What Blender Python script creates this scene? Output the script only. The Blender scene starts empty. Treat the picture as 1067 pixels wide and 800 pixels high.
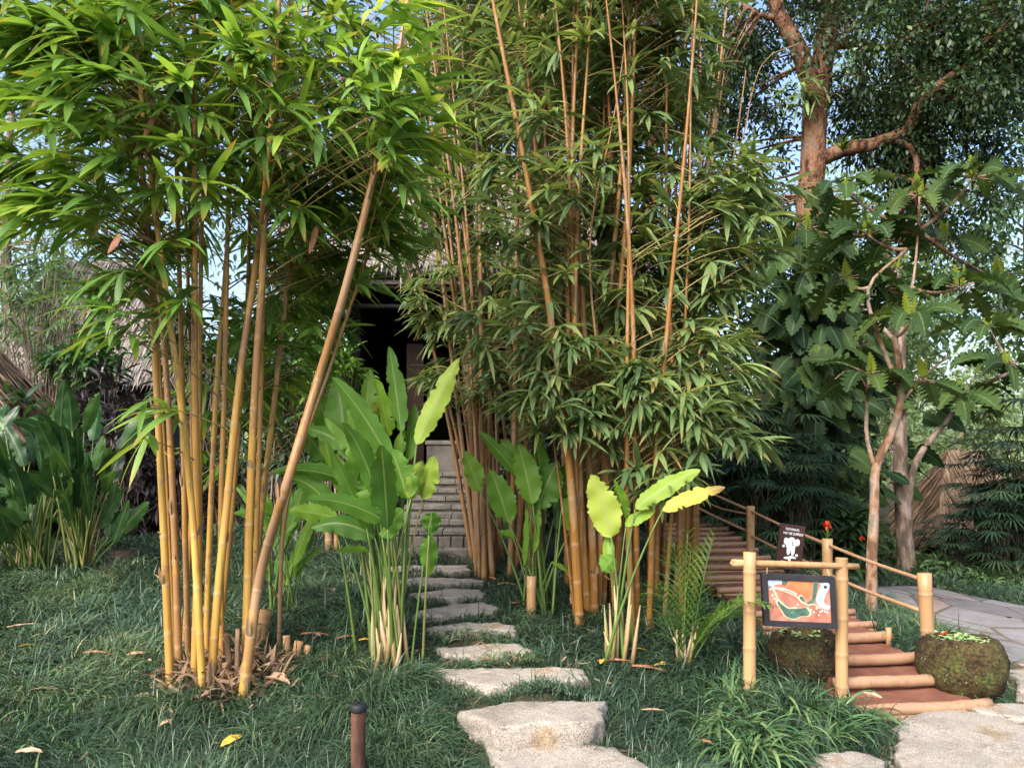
import bpy, math, random
import numpy as np
rng = np.random.default_rng(11)
random.seed(5)
S = bpy.context.scene
COL = S.collection
F, HZ, CX, H = 800.0, 470.0, 533.5, 1.65      # focal length in photo pixels, horizon row, centre column, eye height
Z = np.array([0, 0, 1.0])

def P(px, py, Y):
    return np.array([(px - CX) / F * Y, Y, H - (py - HZ) / F * Y])
def nrm(v):
    v = np.asarray(v, float)
    return v / np.maximum(np.linalg.norm(v, axis=-1, keepdims=True), 1e-9)
def U(a, b, n=None):
    return rng.uniform(a, b, n)

# ------------------------------------------------------------------ mesh builder
class M:
    def __init__(s):
        s.V = []; s.A = []; s.n = 0; s.Fq = []; s.Ft = []; s.mq = []; s.mt = []
    def add(s, v, q=None, t=None, a=None, mi=0):
        v = np.asarray(v, float).reshape(-1, 3)
        if a is None: a = np.zeros((len(v), 3))
        s.V.append(v); s.A.append(np.asarray(a, float).reshape(-1, 3))
        if q is not None and len(q):
            q = np.asarray(q, int).reshape(-1, 4); s.Fq.append(q + s.n); s.mq.append(np.full(len(q), mi))
        if t is not None and len(t):
            t = np.asarray(t, int).reshape(-1, 3); s.Ft.append(t + s.n); s.mt.append(np.full(len(t), mi))
        s.n += len(v)
    def mesh(s, name, mats, smooth=True):
        me = bpy.data.meshes.new(name)
        if s.n:
            v = np.concatenate(s.V); a = np.concatenate(s.A)
            q = np.concatenate(s.Fq) if s.Fq else np.zeros((0, 4), int)
            t = np.concatenate(s.Ft) if s.Ft else np.zeros((0, 3), int)
            mi = np.concatenate([x for x in s.mq + s.mt])
            me.vertices.add(len(v)); me.vertices.foreach_set('co', v.ravel().astype(np.float32))
            me.loops.add(q.size + t.size); me.loops.foreach_set('vertex_index', np.concatenate([q.ravel(), t.ravel()]).astype(np.int32))
            st = np.concatenate([np.arange(len(q)) * 4, q.size + np.arange(len(t)) * 3]).astype(np.int32)
            me.polygons.add(len(st)); me.polygons.foreach_set('loop_start', st)
            me.polygons.foreach_set('material_index', mi.astype(np.int32))
            at = me.attributes.new('leaf', 'FLOAT_VECTOR', 'POINT'); at.data.foreach_set('vector', a.ravel().astype(np.float32))
            me.update(calc_edges=True)
            me.polygons.foreach_set('use_smooth', np.full(len(st), bool(smooth)))
            me.validate()
        for m in (mats if isinstance(mats, (list, tuple)) else [mats]): me.materials.append(m)
        return me
    def build(s, name, mats, parent=None, smooth=True):
        o = bpy.data.objects.new(name, s.mesh(name, mats, smooth)); COL.objects.link(o)
        if parent is not None: o.parent = parent; o.location = -np.array(parent.location)
        return o

def tag(o, label=None, cat=None, group=None, kind=None):
    if label: o['label'] = label
    if cat: o['category'] = cat
    if group: o['group'] = group
    if kind: o['kind'] = kind
    return o
def thing(name, loc, label, cat, group=None):
    o = bpy.data.objects.new(name, None); COL.objects.link(o); o.location = [float(x) for x in loc]; o.empty_display_size = .1
    return tag(o, label, cat, group)
def sub(o, parent):           # a sub-part whose mesh is in world coordinates under a part that is itself under a thing
    o.parent = parent; o.location = (0, 0, 0); return o

def tube(m, pts, rad, n=8, cap=True, mi=0, rnd=0., a_u=None, jitter=0.):
    pts = np.asarray(pts, float); K = len(pts); rad = np.broadcast_to(np.asarray(rad, float), (K,))
    tan = np.gradient(pts, axis=0); tan = nrm(tan)
    ref = np.array([1., 0, 0]) if abs(tan[0][0]) < .8 else np.array([0, 1., 0])
    u = nrm(ref - tan[0] * ref.dot(tan[0])); V = []
    ang = np.arange(n) / n * 2 * math.pi
    for k in range(K):
        u = nrm(u - tan[k] * u.dot(tan[k])); w = np.cross(tan[k], u)
        r = rad[k] * (1 + jitter * rng.normal(size=(n, 1)))
        V.append(pts[k] + r * (np.cos(ang)[:, None] * u + np.sin(ang)[:, None] * w))
    V = np.concatenate(V)
    i = np.arange(n); j = (i + 1) % n
    q = np.concatenate([np.stack([k * n + i, k * n + j, (k + 1) * n + j, (k + 1) * n + i], 1) for k in range(K - 1)])
    uu = np.linspace(0, 1, K) if a_u is None else np.asarray(a_u)
    a = np.zeros((K * n, 3)); a[:, 0] = rnd; a[:, 1] = np.repeat(uu, n); a[:, 2] = np.tile(np.cos(ang), K)
    t = []
    if cap:
        V = np.concatenate([V, pts[[0]], pts[[-1]]]); a = np.concatenate([a, [[rnd, uu[0], 0], [rnd, uu[-1], 0]]])
        c0, c1 = K * n, K * n + 1
        t = np.concatenate([np.stack([j, i, np.full(n, c0)], 1), np.stack([(K - 1) * n + i, (K - 1) * n + j, np.full(n, c1)], 1)])
    m.add(V, q, t, a, mi)

def tubes(m, Pts, R, n=4, mi=0, rnd=None):       # many thin tubes at once: Pts (N,K,3), R (N,K)
    Pts = np.asarray(Pts, float); N, K, _ = Pts.shape
    if N == 0: return
    R = np.broadcast_to(np.asarray(R, float), (N, K))
    tan = nrm(np.gradient(Pts, axis=1))
    ref = np.where(np.abs(tan[..., 2:3]) < .9, Z, np.array([1., 0, 0]))
    u = nrm(np.cross(tan, ref)); w = np.cross(tan, u)
    ang = np.arange(n) / n * 2 * math.pi
    V = Pts[:, :, None] + R[:, :, None, None] * (np.cos(ang)[:, None] * u[:, :, None] + np.sin(ang)[:, None] * w[:, :, None])
    idx = np.arange(N * K * n).reshape(N, K, n); nx = np.roll(idx, -1, 2)
    q = np.stack([idx[:, :-1], nx[:, :-1], nx[:, 1:], idx[:, 1:]], -1).reshape(-1, 4)
    a = np.zeros((N, K, n, 3)); a[..., 0] = (U(0, 1, N) if rnd is None else np.broadcast_to(rnd, (N,)))[:, None, None]; a[..., 1] = np.linspace(0, 1, K)[None, :, None]
    m.add(V, q, None, a, mi)

def prof(kind, t):
    if kind == 'lance': f = np.sqrt(t) * (1 - t) ** .8 / .52
    elif kind == 'strap': f = np.minimum(1, .55 + t * 2) * np.minimum(1, ((1 - t) / .45)) ** .8
    elif kind == 'oval': f = np.sin(math.pi * np.clip(t, 0, 1) ** .8) ** .62
    elif kind == 'ell': f = np.sin(math.pi * t) ** .8
    elif kind == 'heart': f = np.where(t < .25, .55 + .45 * np.sin(t / .25 * math.pi / 2), np.cos((t - .25) / .75 * math.pi / 2) ** .8)
    elif kind == 'notch':
        env = np.where(t < .22, .5 + .5 * np.sin(t / .22 * math.pi / 2), np.cos((t - .22) / .78 * math.pi / 2) ** .75)
        f = env * (.74 + .26 * np.clip(1 - np.abs((t * 6) % 1. - .5) * 2, 0, 1) ** .5)
    elif kind == 'lobed':
        env = np.sin(math.pi * np.clip(t, 0, 1) ** .75) ** .6
        s = (t * 7) % 1.0
        f = env * (.32 + .68 * np.clip(1 - np.abs(s - .55) * 2.1, 0, 1) ** .6)
    f = np.clip(f, 0, None)
    return np.maximum(f, .015)

def leaves(m, B, D, L, W, droop=.3, roll=0., kind='lance', nseg=5, fold=.25, side=None, rnd=None, mi=0, cols=3, wave=0., tear=0.):
    B = np.asarray(B, float).reshape(-1, 3); N = len(B)
    if N == 0: return
    bc = lambda x: np.broadcast_to(np.asarray(x, float), (N,))
    D = nrm(np.broadcast_to(D, (N, 3))); L = bc(L); W = bc(W); droop = bc(droop); roll = bc(roll)
    t = np.linspace(0, 1, nseg + 1)
    tan = nrm(D[:, None, :] - Z * (droop[:, None] * 2 * t[None])[..., None])
    step = np.zeros((N, nseg + 1, 3)); step[:, 1:] = (tan[:, 1:] + tan[:, :-1]) / 2 * (L / nseg)[:, None, None]
    p = B[:, None] + np.cumsum(step, 1)
    if side is None:
        s0 = np.cross(D, Z); bad = np.linalg.norm(s0, axis=1) < .05
        if bad.any():
            th = U(0, 6.28, bad.sum()); s0[bad] = np.stack([np.cos(th), np.sin(th), 0 * th], 1)
    else: s0 = np.broadcast_to(side, (N, 3))
    s0 = nrm(s0)
    s = nrm(s0[:, None] - tan * np.sum(s0[:, None] * tan, -1, keepdims=True)); nn = np.cross(s, tan)
    c, sn = np.cos(roll)[:, None, None], np.sin(roll)[:, None, None]
    s, nn = s * c + nn * sn, nn * c - s * sn
    w = W[:, None] / 2 * prof(kind, t)[None]
    cc = np.linspace(-1, 1, cols)
    wc = w[:, :, None] * cc
    if tear:
        for sgn in (-1, 1):
            k = 1 + tear * .5 * rng.normal(size=(N, nseg + 1)); cut = (U(0, 1, (N, nseg + 1)) < tear * .45); k = np.clip(np.where(cut, k * U(.25, .8, (N, nseg + 1)), k), .15, 1.12); k[:, 0] = 1; k[:, -1] = 1
            e = (np.sign(cc) == sgn) * (np.abs(cc) > .7); wc = wc * (1 - e[None, None] * (1 - k[:, :, None]))
    V = p[:, :, None] + s[:, :, None] * wc[..., None] + nn[:, :, None] * (fold * w[:, :, None] * np.abs(cc))[..., None]
    if wave:
        ph = U(0, 6.28, N)
        V = V + nn[:, :, None] * (wave * W[:, None, None] * np.sin(t[None, :, None] * 17 + ph[:, None, None] + cc * 1.3) * np.abs(cc))[..., None]
    idx = np.arange(N * (nseg + 1) * cols).reshape(N, nseg + 1, cols)
    q = np.stack([idx[:, :-1, :-1], idx[:, :-1, 1:], idx[:, 1:, 1:], idx[:, 1:, :-1]], -1).reshape(-1, 4)
    a = np.zeros((N, nseg + 1, cols, 3)); a[..., 0] = (U(0, 1, N) if rnd is None else bc(rnd))[:, None, None]; a[..., 1] = t[None, :, None]; a[..., 2] = cc
    m.add(V, q, None, a, mi)

def box(m, lo, hi, mi=0, a=None):
    lo, hi = np.minimum(lo, hi), np.maximum(lo, hi)
    v = np.array([[x, y, z] for z in (lo[2], hi[2]) for y in (lo[1], hi[1]) for x in (lo[0], hi[0])])
    m.add(v, [[0, 2, 3, 1], [4, 5, 7, 6], [0, 1, 5, 4], [2, 6, 7, 3], [1, 3, 7, 5], [0, 4, 6, 2]], None, a, mi)
def bevel(o, w, seg=2):
    md = o.modifiers.new('bevel', 'BEVEL'); md.width = w; md.segments = seg; md.limit_method = 'ANGLE'; return o

# ------------------------------------------------------------------ materials
def newmat(name):
    m = bpy.data.materials.new(name); m.use_nodes = True; nt = m.node_tree
    for n in list(nt.nodes): nt.nodes.remove(n)
    out = nt.nodes.new('ShaderNodeOutputMaterial'); b = nt.nodes.new('ShaderNodeBsdfPrincipled')
    nt.links.new(b.outputs[0], out.inputs[0]); return m, nt, b, out
def N_(nt, typ, **kw):
    n = nt.nodes.new(typ)
    for k, v in kw.items(): setattr(n, k, v)
    return n
def ramp(nt, stops):
    r = nt.nodes.new('ShaderNodeValToRGB'); e = r.color_ramp.elements
    while len(e) < len(stops): e.new(.5)
    for el, (p, c) in zip(e, stops): el.position = p; el.color = (*c, 1)
    return r
def mathn(nt, op, a, b=None, c=None, clamp=False):
    n = nt.nodes.new('ShaderNodeMath'); n.operation = op; n.use_clamp = clamp
    for i, x in enumerate((a, b, c)):
        if x is None: continue
        if isinstance(x, (int, float)): n.inputs[i].default_value = x
        else: nt.links.new(x, n.inputs[i])
    return n.outputs[0]
def mixc(nt, fac, a, b, mode='MIX'):
    n = nt.nodes.new('ShaderNodeMix'); n.data_type = 'RGBA'; n.blend_type = mode
    for i, x in ((0, fac), (6, a), (7, b)):
        if isinstance(x, (int, float)): n.inputs[i].default_value = x
        elif isinstance(x, tuple): n.inputs[i].default_value = (*x, 1)
        else: nt.links.new(x, n.inputs[i])
    return n.outputs[2]
def noise(nt, scale, detail=4, stretch=(1, 1, 1), rough=.6):
    tc = N_(nt, 'ShaderNodeTexCoord'); mp = N_(nt, 'ShaderNodeMapping'); mp.inputs['Scale'].default_value = stretch
    nt.links.new(tc.outputs['Object'], mp.inputs[0]); n = N_(nt, 'ShaderNodeTexNoise')
    n.inputs['Scale'].default_value = scale; n.inputs['Detail'].default_value = detail; n.inputs['Roughness'].default_value = rough
    nt.links.new(mp.outputs[0], n.inputs[0]); return n.outputs[0]
def bumpn(nt, h, strength, dist=.01):
    b = nt.nodes.new('ShaderNodeBump'); b.inputs['Strength'].default_value = strength; b.inputs['Distance'].default_value = dist
    nt.links.new(h, b.inputs['Height']); return b.outputs[0]
def nmat(name, stops, scale=8, rough=.85, bump=.5, bscale=60, stretch=(1, 1, 1), spec=.25, dist=.01, detail=5, speck=None, spscale=120):
    m, nt, b, out = newmat(name)
    f = noise(nt, scale, detail, stretch); r = ramp(nt, stops); nt.links.new(f, r.inputs[0]); c = r.outputs[0]
    if name == 'stone':        # lichen and damp stains
        k = mathn(nt, 'MULTIPLY', mathn(nt, 'SUBTRACT', noise(nt, 4.5, 7, rough=.7), .54), 9., clamp=True); c = mixc(nt, mathn(nt, 'MULTIPLY', k, .5), c, (.15, .135, .1))
    if speck:
        s = noise(nt, spscale, 2, stretch); rr = ramp(nt, [(.38, speck[0]), (.5, (.5, .5, .5)), (.62, speck[1])]); nt.links.new(s, rr.inputs[0])
        c = mixc(nt, .75, c, rr.outputs[0], 'OVERLAY')
    nt.links.new(c, b.inputs['Base Color']); b.inputs['Roughness'].default_value = rough; b.inputs['Specular IOR Level'].default_value = spec
    if bump: nt.links.new(bumpn(nt, noise(nt, bscale, 4, stretch), bump, dist), b.inputs['Normal'])
    return m
def lmat(name, stops, trans=.3, rough=.42, tip=None, rib=None, vein=0, tcol=1.25, spec=.4, blotch=.35, edge=None):
    m, nt, b, out = newmat(name)
    at = N_(nt, 'ShaderNodeAttribute', attribute_name='leaf'); sx = N_(nt, 'ShaderNodeSeparateXYZ'); nt.links.new(at.outputs['Vector'], sx.inputs[0])
    r = ramp(nt, stops); nt.links.new(sx.outputs[0], r.inputs[0]); c = r.outputs[0]
    nz = noise(nt, 5, 2); dk = mathn(nt, 'MULTIPLY_ADD', nz, blotch * 2, 1 - blotch)
    cc = N_(nt, 'ShaderNodeCombineXYZ')
    for i in range(3): nt.links.new(dk, cc.inputs[i])
    c = mixc(nt, 1., c, cc.outputs[0], 'MULTIPLY')
    if tip:      # withered or yellowing tips on some leaves
        tcolr, amount = tip
        k = mathn(nt, 'SUBTRACT', sx.outputs[1], .62); k = mathn(nt, 'MULTIPLY', k, 3.2, clamp=True)
        h = mathn(nt, 'FRACT', mathn(nt, 'MULTIPLY', sx.outputs[0], 37.7)); h = mathn(nt, 'LESS_THAN', h, amount)
        c = mixc(nt, mathn(nt, 'MULTIPLY', k, h), c, tcolr)
    aw = mathn(nt, 'ABSOLUTE', sx.outputs[2])
    if edge: c = mixc(nt, mathn(nt, 'MULTIPLY', mathn(nt, 'POWER', aw, 6), .8), c, edge)
    if rib:
        k = mathn(nt, 'GREATER_THAN', mathn(nt, 'SUBTRACT', 1.0, aw), .93)
        c = mixc(nt, mathn(nt, 'MULTIPLY', k, .6), c, rib)
    nt.links.new(c, b.inputs['Base Color']); b.inputs['Roughness'].default_value = rough; b.inputs['Specular IOR Level'].default_value = spec
    if vein:
        s = mathn(nt, 'SINE', mathn(nt, 'SUBTRACT', mathn(nt, 'MULTIPLY', sx.outputs[1], vein), mathn(nt, 'MULTIPLY', aw, vein * .1)))
        nt.links.new(bumpn(nt, s, .12, .002), b.inputs['Normal'])
    tr = N_(nt, 'ShaderNodeBsdfTranslucent'); tc = mixc(nt, 1., c, (tcol * 1.1, tcol, tcol * .55), 'MULTIPLY'); nt.links.new(tc, tr.inputs[0])
    mx = N_(nt, 'ShaderNodeMixShader'); mx.inputs[0].default_value = trans
    nt.links.new(b.outputs[0], mx.inputs[1]); nt.links.new(tr.outputs[0], mx.inputs[2]); nt.links.new(mx.outputs[0], out.inputs[0])
    return m
def culm_mat(name, stops, node, sheath, amount):
    m, nt, b, out = newmat(name)
    at = N_(nt, 'ShaderNodeAttribute', attribute_name='leaf'); sx = N_(nt, 'ShaderNodeSeparateXYZ'); nt.links.new(at.outputs['Vector'], sx.inputs[0])
    r = ramp(nt, stops); nz = noise(nt, 3, 3)
    nt.links.new(mathn(nt, 'MULTIPLY_ADD', sx.outputs[0], .6, mathn(nt, 'MULTIPLY', nz, .4)), r.inputs[0]); c = r.outputs[0]
    stre = noise(nt, 40, 3, (1, 1, .04)); rs = ramp(nt, [(.3, (.5, .45, .38)), (.55, (1, 1, 1)), (.75, (1.0, .98, .8))]); nt.links.new(stre, rs.inputs[0])
    c = mixc(nt, .55, c, rs.outputs[0], 'MULTIPLY')
    gs = noise(nt, 26, 2, (1, 1, .02)); c = mixc(nt, mathn(nt, 'MULTIPLY', mathn(nt, 'GREATER_THAN', gs, .66), .45), c, (.16, .2, .035))
    st = noise(nt, 2.2, 5, (1, 1, .45)); k = mathn(nt, 'GREATER_THAN', mathn(nt, 'ADD', st, mathn(nt, 'MULTIPLY', noise(nt, 60, 3, (1, 1, .3)), .12)), amount)
    c = mixc(nt, mathn(nt, 'MULTIPLY', k, .75), c, sheath)
    du = sx.outputs[1]            # 0 at a node, 1 away from it
    kn = mathn(nt, 'SUBTRACT', 1., mathn(nt, 'MULTIPLY', du, 1.0, clamp=True))
    c = mixc(nt, mathn(nt, 'MULTIPLY', kn, .5), c, node)
    nt.links.new(c, b.inputs['Base Color']); b.inputs['Roughness'].default_value = .42; b.inputs['Specular IOR Level'].default_value = .35
    nt.links.new(bumpn(nt, stre, .15, .004), b.inputs['Normal'])
    return m

MT = {}
MT['bamboo_leaf'] = lmat('bamboo_leaf', [(0, (0.0659, 0.1429, 0.0451)), (.35, (0.1252, 0.2585, 0.0525)), (.7, (0.2241, 0.3810, 0.0601)), (.93, (0.3691, 0.4626, 0.0676)), (1, (0.5273, 0.4082, 0.0901))], trans=.4, tip=((.32, .24, .05), .25), rib=(.2, .26, .09))
MT['grove_leaf'] = lmat('grove_leaf', [(0, (0.0699, 0.1261, 0.0625)), (.4, (0.1257, 0.2078, 0.0781)), (.75, (0.2095, 0.2969, 0.1015)), (.94, (0.3353, 0.3859, 0.1405)), (1, (0.5588, 0.3266, 0.1563))], trans=.36, tip=((.3, .22, .09), .3), rib=(.18, .22, .09), edge=None)
MT['twig'] = nmat('twig', [(.3, (.2, .15, .06)), (.7, (.3, .24, .09))], 20, .7, .1)
MT['culm_yellow'] = culm_mat('culm_yellow', [(0, (0.3570, 0.1818, 0.0510)), (.5, (0.4641, 0.2584, 0.0638)), (1, (0.5355, 0.3445, 0.0765))], (.36, .24, .13), (.26, .14, .07), .61)
MT['culm_brown'] = culm_mat('culm_brown', [(0, (0.2000, 0.1000, 0.0400)), (.5, (0.2720, 0.1360, 0.0520)), (1, (0.3360, 0.1920, 0.0640))], (.25, .18, .11), (.27, .17, .1), .56)
MT['culm_orange'] = culm_mat('culm_orange', [(0, (0.1858, 0.0805, 0.0217)), (.5, (0.2601, 0.1176, 0.0279)), (1, (0.2972, 0.1610, 0.0402))], (.27, .19, .11), (.3, .18, .09), .6)
MT['culm_dry'] = culm_mat('culm_dry', [(0, (0.3400, 0.1955, 0.0892)), (.5, (0.3995, 0.2380, 0.1148)), (1, (0.4505, 0.2890, 0.1445))], (.26, .16, .09), (.33, .2, .1), .6)
MT['rail_dry'] = culm_mat('rail_dry', [(0, (0.2720, 0.1615, 0.0935)), (.5, (0.3230, 0.1955, 0.1105)), (1, (0.3570, 0.2295, 0.1360))], (.26, .17, .11), (.36, .22, .13), .6)
MT['log_pink'] = culm_mat('log_pink', [(0, (0.2601, 0.1373, 0.0867)), (.5, (0.3179, 0.1806, 0.1084)), (1, (0.3612, 0.2312, 0.1445))], (.3, .2, .13), (.3, .18, .11), .6)
MT['sheath'] = nmat('sheath', [(.3, (0.1152, 0.0720, 0.0432)), (.55, (0.2448, 0.1584, 0.0936)), (.75, (0.3600, 0.2736, 0.1872))], 9, .8, .5, 50, (1, 1, .25))
MT['stump'] = nmat('stump', [(.3, (.3, .17, .08)), (.7, (.46, .29, .14))], 6, .8, .4, 50, (1, 1, .2))
MT['grass'] = lmat('grass', [(0, (0.0291, 0.0562, 0.0335)), (.5, (0.0543, 0.0994, 0.0530)), (.85, (0.0970, 0.1620, 0.0725)), (.97, (0.1455, 0.2160, 0.0837)), (1, (0.2716, 0.2484, 0.1116))], trans=.22, rough=.4, spec=.5, blotch=.45)
MT['strap'] = lmat('strap', [(0, (.045, .1, .045)), (.5, (.075, .16, .065)), (.9, (.12, .22, .085)), (1, (.2, .27, .1))], trans=.25, rough=.33, spec=.5, rib=(.1, .17, .07))
MT['soil'] = nmat('soil', [(.3, (.025, .022, .014)), (.5, (.045, .04, .025)), (.7, (.08, .06, .04))], 6, .95, .8, 40)
MT['stone'] = nmat('stone', [(0.340, (0.2140, 0.1882, 0.1587)), (0.460, (0.2804, 0.2509, 0.2177)), (0.550, (0.3173, 0.2878, 0.2509)), (0.660, (0.2657, 0.1993, 0.1328))], 3.2, .88, .45, 90, speck=((.25, .24, .22), (.7, .69, .66)), spscale=120, dist=.012)
MT['stair'] = nmat('stair', [(.3, (0.0880, 0.0812, 0.0704)), (.6, (0.1662, 0.1564, 0.1368)), (.8, (0.2248, 0.1955, 0.1662))], 6, .9, .5, 60, speck=((.2, .2, .2), (.75, .75, .75)), spscale=90)
MT['masonry'] = nmat('masonry', [(.3, (0.0680, 0.0612, 0.0527)), (.5, (0.1275, 0.1148, 0.1020)), (.7, (0.1700, 0.1530, 0.1360))], 5, .9, .6, 30)
MT['bowl'] = nmat('bowl', [(0.360, (0.0192, 0.0128, 0.0064)), (0.480, (0.0480, 0.0320, 0.0160)), (0.560, (0.0576, 0.0480, 0.0192)), (0.640, (0.0640, 0.0704, 0.0224))], 7, .95, 1., 30, dist=.02, speck=((.25, .22, .15), (.8, .75, .6)), spscale=45)
MT['float'] = lmat('float', [(0, (.16, .3, .09)), (.5, (.3, .45, .15)), (1, (.5, .6, .3))], trans=.15)
MT['thatch'] = nmat('thatch', [(.25, (.13, .085, .055)), (.5, (.24, .165, .11)), (.75, (.34, .25, .18))], 10, .95, 1., 40, (1, 1, .2), dist=.03)
MT['thatch_grey'] = nmat('thatch_grey', [(.25, (.13, .11, .1)), (.5, (.22, .19, .17)), (.75, (.31, .27, .25))], 10, .95, 1., 40, (1, 1, .2), dist=.03)
MT['straw'] = lmat('straw', [(0, (0.0960, 0.0640, 0.0400)), (.5, (0.2000, 0.1360, 0.0880)), (1, (0.2880, 0.2080, 0.1440))], trans=.05, rough=.8, spec=.15)
MT['straw_grey'] = lmat('straw_grey', [(0, (.12, .1, .09)), (.5, (.22, .19, .17)), (1, (.32, .28, .25))], trans=.05, rough=.8, spec=.15)
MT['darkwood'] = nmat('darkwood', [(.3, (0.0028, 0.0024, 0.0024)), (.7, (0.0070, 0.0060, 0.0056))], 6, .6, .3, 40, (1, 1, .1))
MT['redwood'] = nmat('redwood', [(.3, (0.0150, 0.0060, 0.0035)), (.7, (0.0350, 0.0140, 0.0070))], 5, .6, .3, 40, (1, 1, .1))
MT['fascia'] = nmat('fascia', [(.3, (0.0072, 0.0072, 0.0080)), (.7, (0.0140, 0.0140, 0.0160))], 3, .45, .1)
MT['bark'] = nmat('bark', [(0.360, (0.0400, 0.0218, 0.0137)), (0.450, (0.1360, 0.0663, 0.0380)), (0.540, (0.2400, 0.1209, 0.0684)), (0.640, (0.1760, 0.1248, 0.0912))], 9, .95, 1., 26, (1, 1, .45), dist=.06)
MT['bark_pale'] = nmat('bark_pale', [(0.400, (.13, .07, .045)), (0.470, (.28, .165, .1)), (0.540, (.34, .25, .19)), (0.600, (.2, .16, .12))], 7, .9, .7, 30, (1, 1, .5), dist=.015)
MT['bark_grey'] = nmat('bark_grey', [(0.400, (.1, .075, .055)), (0.500, (.2, .145, .11)), (0.580, (.3, .23, .19))], 8, .95, .9, 30, (1, 1, .4), dist=.02)
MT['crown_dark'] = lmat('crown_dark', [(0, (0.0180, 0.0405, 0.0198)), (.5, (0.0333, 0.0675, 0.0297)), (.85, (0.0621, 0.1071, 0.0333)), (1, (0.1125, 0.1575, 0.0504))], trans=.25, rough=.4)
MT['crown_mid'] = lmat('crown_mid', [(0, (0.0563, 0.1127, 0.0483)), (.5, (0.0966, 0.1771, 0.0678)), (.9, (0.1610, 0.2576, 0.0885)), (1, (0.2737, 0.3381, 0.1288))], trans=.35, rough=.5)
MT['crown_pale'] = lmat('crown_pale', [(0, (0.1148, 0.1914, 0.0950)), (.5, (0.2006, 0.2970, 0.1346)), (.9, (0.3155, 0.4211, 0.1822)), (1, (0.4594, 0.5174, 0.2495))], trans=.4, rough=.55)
MT['banana'] = lmat('banana', [(0, (0.0575, 0.1495, 0.0260)), (.5, (0.1137, 0.2541, 0.0330)), (.8, (0.1950, 0.3507, 0.0390)), (.93, (0.4062, 0.4784, 0.0780)), (1, (0.8125, 0.5681, 0.1170))], trans=.42, rough=.48, spec=.3, rib=(.32, .4, .14), vein=150, blotch=.2, tip=((.3, .2, .07), .06))
MT['stalk'] = lmat('stalk', [(0, (0.0595, 0.1260, 0.0255)), (.45, (0.1105, 0.1800, 0.0382)), (.6, (0.2550, 0.2340, 0.0765)), (.8, (0.3825, 0.2700, 0.1445)), (1, (0.4250, 0.3240, 0.2040))], trans=.1, rough=.45)
MT['heliconia'] = lmat('heliconia', [(0, (0.0203, 0.0562, 0.0203)), (.5, (0.0406, 0.1014, 0.0304)), (.85, (0.0764, 0.1724, 0.0359)), (1, (0.1318, 0.2332, 0.0507))], trans=.3, rough=.33, rib=(.14, .24, .08), vein=120, blotch=.25)
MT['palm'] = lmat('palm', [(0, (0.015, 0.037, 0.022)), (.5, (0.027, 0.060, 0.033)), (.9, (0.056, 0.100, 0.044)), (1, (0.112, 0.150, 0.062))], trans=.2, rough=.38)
MT['palm_bright'] = lmat('palm_bright', [(0, (.04, .1, .02)), (.5, (.08, .17, .03)), (1, (.16, .25, .05))], trans=.32, rough=.35, rib=(.2, .28, .08))
MT['philo'] = lmat('philo', [(0, (0.0126, 0.0303, 0.0109)), (.5, (0.0253, 0.0539, 0.0166)), (1, (0.0562, 0.0977, 0.0240))], trans=.22, rough=.55, spec=.15, rib=(.1, .17, .09), vein=60, blotch=.45)
MT['bread'] = lmat('bread', [(0, (0.0219, 0.0497, 0.0165)), (.5, (0.0438, 0.0832, 0.0229)), (.82, (0.0821, 0.1248, 0.0271)), (1, (0.2190, 0.2808, 0.0321))], trans=.3, rough=.55, spec=.15, rib=(.15, .2, .09), vein=44)
MT['purple'] = lmat('purple', [(0, (.018, .012, .018)), (.5, (.035, .022, .03)), (.8, (.04, .05, .035)), (1, (.1, .05, .05))], trans=.15, rough=.35)
MT['earth_red'] = nmat('earth_red', [(.25, (0.1116, 0.0428, 0.0284)), (.5, (0.1618, 0.0643, 0.0405)), (.75, (0.2065, 0.0979, 0.0675))], 6, .95, .5, 60)
MT['earth'] = nmat('earth', [(.3, (.09, .05, .032)), (.6, (.16, .09, .058)), (.8, (.25, .17, .12))], 5, .95, .8, 30)
MT['frame'] = nmat('frame', [(.3, (.018, .018, .022)), (.7, (.035, .035, .042))], 5, .55, .2)
MT['bollard'] = nmat('bollard', [(0.360, (.06, .03, .022)), (0.480, (.13, .06, .042)), (0.620, (.24, .15, .11))], 7, .6, .4, 60, (1, 1, .25))
MT['black'] = nmat('black', [(.3, (.012, .013, .016)), (.7, (.025, .026, .03))], 5, .5, .1)
MT['signbrown'] = nmat('signbrown', [(.3, (.035, .016, .014)), (.7, (.06, .028, .024))], 4, .6, .1)
def flat(name, c, rough=.6): return nmat(name, [(.35, tuple(x * .85 for x in c)), (.65, c)], 14, rough, .1, 80)
MT['white'] = flat('white', (.78, .8, .83)); MT['m_red'] = nmat('m_red', [(.3, (.28, .1, .075)), (.5, (.4, .17, .12)), (.7, (.5, .25, .19))], 9, .6, .1)
MT['m_green'] = nmat('m_green', [(.35, (.04, .085, .06)), (.55, (.07, .13, .1)), (.7, (.13, .22, .16))], 22, .6, .1)
MT['m_blue'] = nmat('m_blue', [(.35, (0.2448, 0.3600, 0.4464)), (.6, (0.4320, 0.5184, 0.5760))], 9, .6, .1); MT['m_edge'] = flat('m_edge', (.5, .47, .3))
MT['m_orange'] = nmat('m_orange', [(.3, (.42, .12, .06)), (.6, (.5, .2, .08))], 9, .6, .1)
MT['red'] = lmat('red', [(0, (.6, .03, .02)), (1, (.75, .08, .03))], trans=.2)
MT['orange'] = lmat('orange', [(0, (.7, .16, .02)), (1, (.8, .25, .03))], trans=.2)
MT['dead_yellow'] = nmat('dead_yellow', [(.3, (.5, .3, .04)), (.6, (.62, .42, .06)), (.8, (.4, .2, .05))], 12, .6, .3)
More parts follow.
